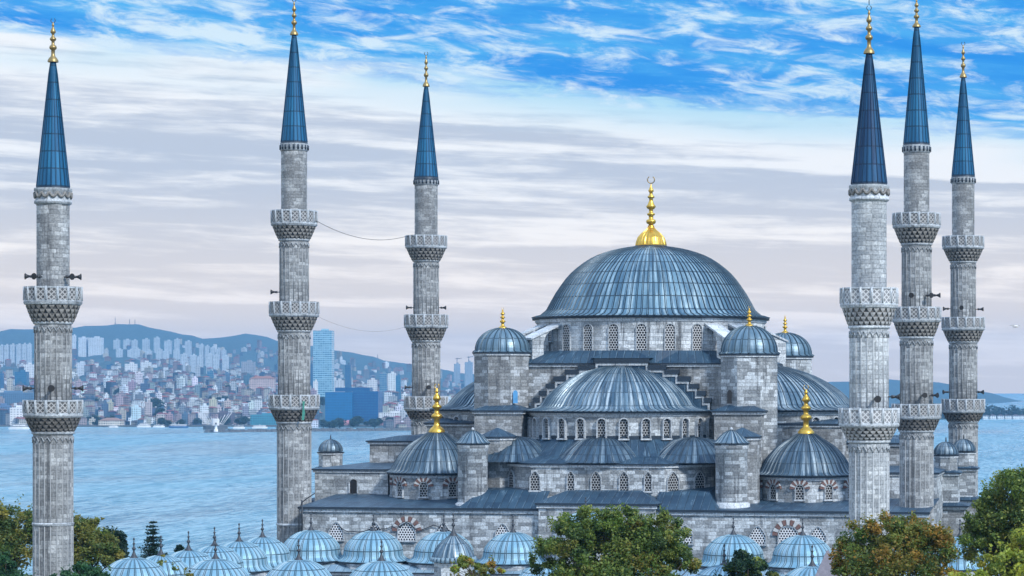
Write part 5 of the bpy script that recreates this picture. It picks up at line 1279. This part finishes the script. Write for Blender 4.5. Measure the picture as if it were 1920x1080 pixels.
# fan of white spars and the small white light
c = Q(404, 800, 3150); k = 3150 / F
t = thing('spar_fan', 'fan of long white spars spreading over the water on the far shore', 'structure', (c.x, c.y, -38))
mb = MB(); mb.prism(ngon(c.x, c.y, 16, 12), -38.5, -33, 'rock'); mb.prism(ngon(c.x, c.y, 5, 10), -33, -24, 'white_paint'); mb.build('spar_base', t)
for i, dx in enumerate((-33, -27, -21, -15, -9, -3, 4, 11, 18, 25, 31)):
    mb = MB(); y = 784 + abs(dx) * -.35; e = Q(404 + dx, y, 3150 + (i % 3 - 1) * 8); m = Q(404 + dx * .45, 796, 3150); mb.tube([(c.x, c.y, -27), m, e], .55, 'white_paint', 5, .3); mb.build('spar', t)
c = Q(405, 812, 2950); t = thing('beacon', 'small white beacon at the tip of the rocky breakwater', 'beacon', (c.x, c.y, -36))
mb = MB(); mb.lathe([(2.6, -37), (2.4, -34), (1.7, -33.5), (1.5, -29), (2.2, -28.6), (2.2, -28)], c.x, c.y, 'white_paint', 14); mb.build('beacon_tower', t)
mb = MB(); mb.lathe([(1.1, -28), (1.1, -26.4), (.1, -25.4)], c.x, c.y, 'iron', 10); mb.build('lantern', t)
# boats
def boat(lab, px, py, D, Lpx, decks=2, hull='boat_white', nm='ferry', cat='boat'):
    c = Q(px, py, D); c.z = -38; L = Lpx * D / F; t = thing(nm, lab, cat, c); B_ = L * .17
    def hullp(sc, e=0): return [c + u * (L / 2 * a * sc) + vv * (B_ * b_ * sc + e) for a, b_ in ((-1, -.8), (-.5, -1), (.5, -1), (.85, -.6), (1.05, 0), (.85, .6), (.5, 1), (-.5, 1), (-1, .8))]
    hh = L * .065 + .8
    mb = MB(); mb.frustum([(p.x, p.y) for p in hullp(.94)], -38.4, [(p.x, p.y) for p in hullp(1)], -38 + hh, hull); mb.build('hull', t)
    z = -38 + hh
    for i in range(decks):
        sc = .78 - .2 * i; H = L * .05 + .9; mb = MB(); q = [(p.x, p.y) for p in hullp(sc)]
        mb.prism(q, z, z + H * .35, 'boat_white'); q2 = [(c.x + (a - c.x) * .985, c.y + (b_ - c.y) * .985) for a, b_ in q]; mb.prism(q2, z + H * .35, z + H * .75, 'boat_window'); mb.prism([(c.x + (a - c.x) * 1.03, c.y + (b_ - c.y) * 1.03) for a, b_ in q], z + H * .75, z + H, 'boat_white')
        mb.build('deckhouse', t); z += H
    mb = MB(); mb.tube([c + Vector((0, 0, z + 38 - .2)), c + Vector((0, 0, z + 38 + L * .09))], .3, 'boat_white', 5); mb.build('mast', t)
boat('white passenger ferry on the water left of the leftmost minaret', 36, 806, 3150, 38, 2)
boat('white ferry moored right of the waterside pavilion', 270, 802, 3290, 26, 2)
boat('second white ferry moored farther right along the quay', 298, 803, 3280, 22, 1)
boat('small white boat in front of the waterside pavilion', 213, 803, 3270, 17, 1, nm='motor_boat')
boat('long blue hulled ship moored left of the fan of spars', 335, 805, 3250, 36, 1, 'boat_blue', 'ship')
boat('white yacht moored right of the beacon', 448, 805, 3200, 22, 1, nm='yacht')
boat('low white boat moored just left of the tall second minaret', 487, 804, 3220, 28, 1, nm='motor_boat')
for px, top, lab in ((216, 594, 'tallest thin mast on the far hilltop'), (243, 598, 'middle thin mast on the far hilltop'), (253, 599, 'right thin mast on the far hilltop'), (708, 664, 'thin mast on the ridge left of the third minaret')):
    p, D = far_point(px, 1.); zt = ZC - (top - HY) * D / F; mb = MB(); mb.tube([(p.x, p.y, p.z - 3), (p.x, p.y, zt)], 1.3, 'iron', 4, .5); tag(mb.build('radio_mast'), lab, 'mast')
# trees among the houses and along the far quay
def far_tree_mesh(seed):
    rng = np.random.default_rng(seed); c = []
    for _ in range(16):
        d = rng.normal(size=3); d /= np.linalg.norm(d); o = d * np.array([.62, .62, .5]); q = rng.normal(size=(34, 3)); q /= np.linalg.norm(q, axis=1)[:, None]; c.append(o + q * rng.random((34, 1)) ** .4 * .42)
    c = np.concatenate(c); col = np.array([(.022, .06, .05), (.03, .075, .055), (.04, .08, .06)])[rng.integers(3, size=len(c))] * rng.uniform(.6, 1.3, len(c))[:, None]
    return leaf_mesh('crown', c, .19, col, rng)
FT = [far_tree_mesh(i) for i in range(4)]; rnd = random.Random(12)
def far_tree(lab, px, s, r, grp):
    p, D = on_far(px, s); t = thing('broadleaf_tree', lab, 'tree', p, grp)
    o = bpy.data.objects.new('crown', rnd.choice(FT)); COL.objects.link(o); o.parent = t; o.scale = (r, r, r * .85); o.location = (0, 0, r * .95)
    mb = MB(); mb.tube([(p.x, p.y, p.z - 2), (p.x, p.y, p.z + r)], r * .07, 'bark', 5); mb.build('trunk', t)
for px, s, r, lab in ((226, .20, 12, 'large dark tree clump among houses midway between the left minarets'), (178, .13, 9, 'dark round tree just right of the leftmost minaret'), (200, .125, 8, 'dark low tree right of the round tree near the leftmost minaret'), (292, .10, 14, 'largest dark tree near the waterfront between the left minarets'),
    (282, .07, 12, 'dark tree below the largest waterfront tree'), (302, .06, 11, 'dark tree right below the largest waterfront tree'), (418, .17, 10, 'dark tree among houses left of the tall minaret'), (400, .18, 8, 'smaller dark tree among houses left of the tall minaret')): far_tree(lab, px, s, r, None)
for i in range(46):
    px = rnd.choice([rnd.uniform(140, 520), rnd.uniform(585, 770), rnd.uniform(140, 520)]); far_tree('small dark tree in the line of trees along the far quay', px, rnd.uniform(.012, .05), rnd.uniform(4.5, 9), 'line of trees along the far quay')
for i in range(75):
    px = rnd.choice([rnd.uniform(0, 62), rnd.uniform(140, 520), rnd.uniform(585, 770)]); far_tree('small dark tree scattered between the houses of the far town', px, rnd.uniform(.08, .33), rnd.uniform(4, 7), 'small trees scattered through the far town')
# wooded cape on the right, one mass of trees
rng = np.random.default_rng(8); C_ = []; K_ = []
for i in range(230):
    px = rng.uniform(1560, 2150); s = rng.uniform(.004, .05); p, D = far_point(px, s); r = rng.uniform(6, 13); q = rng.normal(size=(60, 3)); q /= np.linalg.norm(q, axis=1)[:, None]
    C_.append(np.array([p.x, p.y, p.z + r * .8]) + q * rng.random((60, 1)) ** .4 * np.array([r, r, r])); K_.append(np.tile(np.array([.022, .055, .055]) * rng.uniform(.6, 1.4), (60, 1)))
o = bpy.data.objects.new('cape_wood', leaf_mesh('cape_wood', np.concatenate(C_), 2.4, np.concatenate(K_), rng)); COL.objects.link(o); tag(o, 'dark wood covering the low cape across the water at the right', kind='stuff')
rnd = random.Random(3)
for i, px in enumerate((1848, 1861, 1876, 1890, 1905, 1917)):
    p, D = far_point(px, .006); mb = MB(); house(mb, p, rnd.uniform(8, 14), 9, 6, PSI, WALLS['white'], ROOFS['brown tiled roof'], False); tag(mb.build('shore_house'), 'small white house along the waterline of the wooded cape', 'house', 'small white houses along the waterline of the wooded cape')

# ------------------------------------------------------------------ haze: the air over the strait
mb = MB(); mb.box(-8900, 5400, -240, 12400, -60, 262, 'soil'); hz = mb.build('haze'); tag(hz, kind='stuff'); hz.data.materials.clear()
hm = bpy.data.materials.new('haze'); hm.use_nodes = True; nt = hm.node_tree; nt.nodes.clear()
ho = nt.nodes.new('ShaderNodeOutputMaterial'); hv = nt.nodes.new('ShaderNodeVolumePrincipled'); nt.links.new(hv.outputs[0], ho.inputs['Volume'])
hv.inputs['Color'].default_value = (.26, .60, 1.0, 1); hv.inputs['Density'].default_value = 8e-5; hv.inputs['Anisotropy'].default_value = .1
hz.data.materials.append(hm)
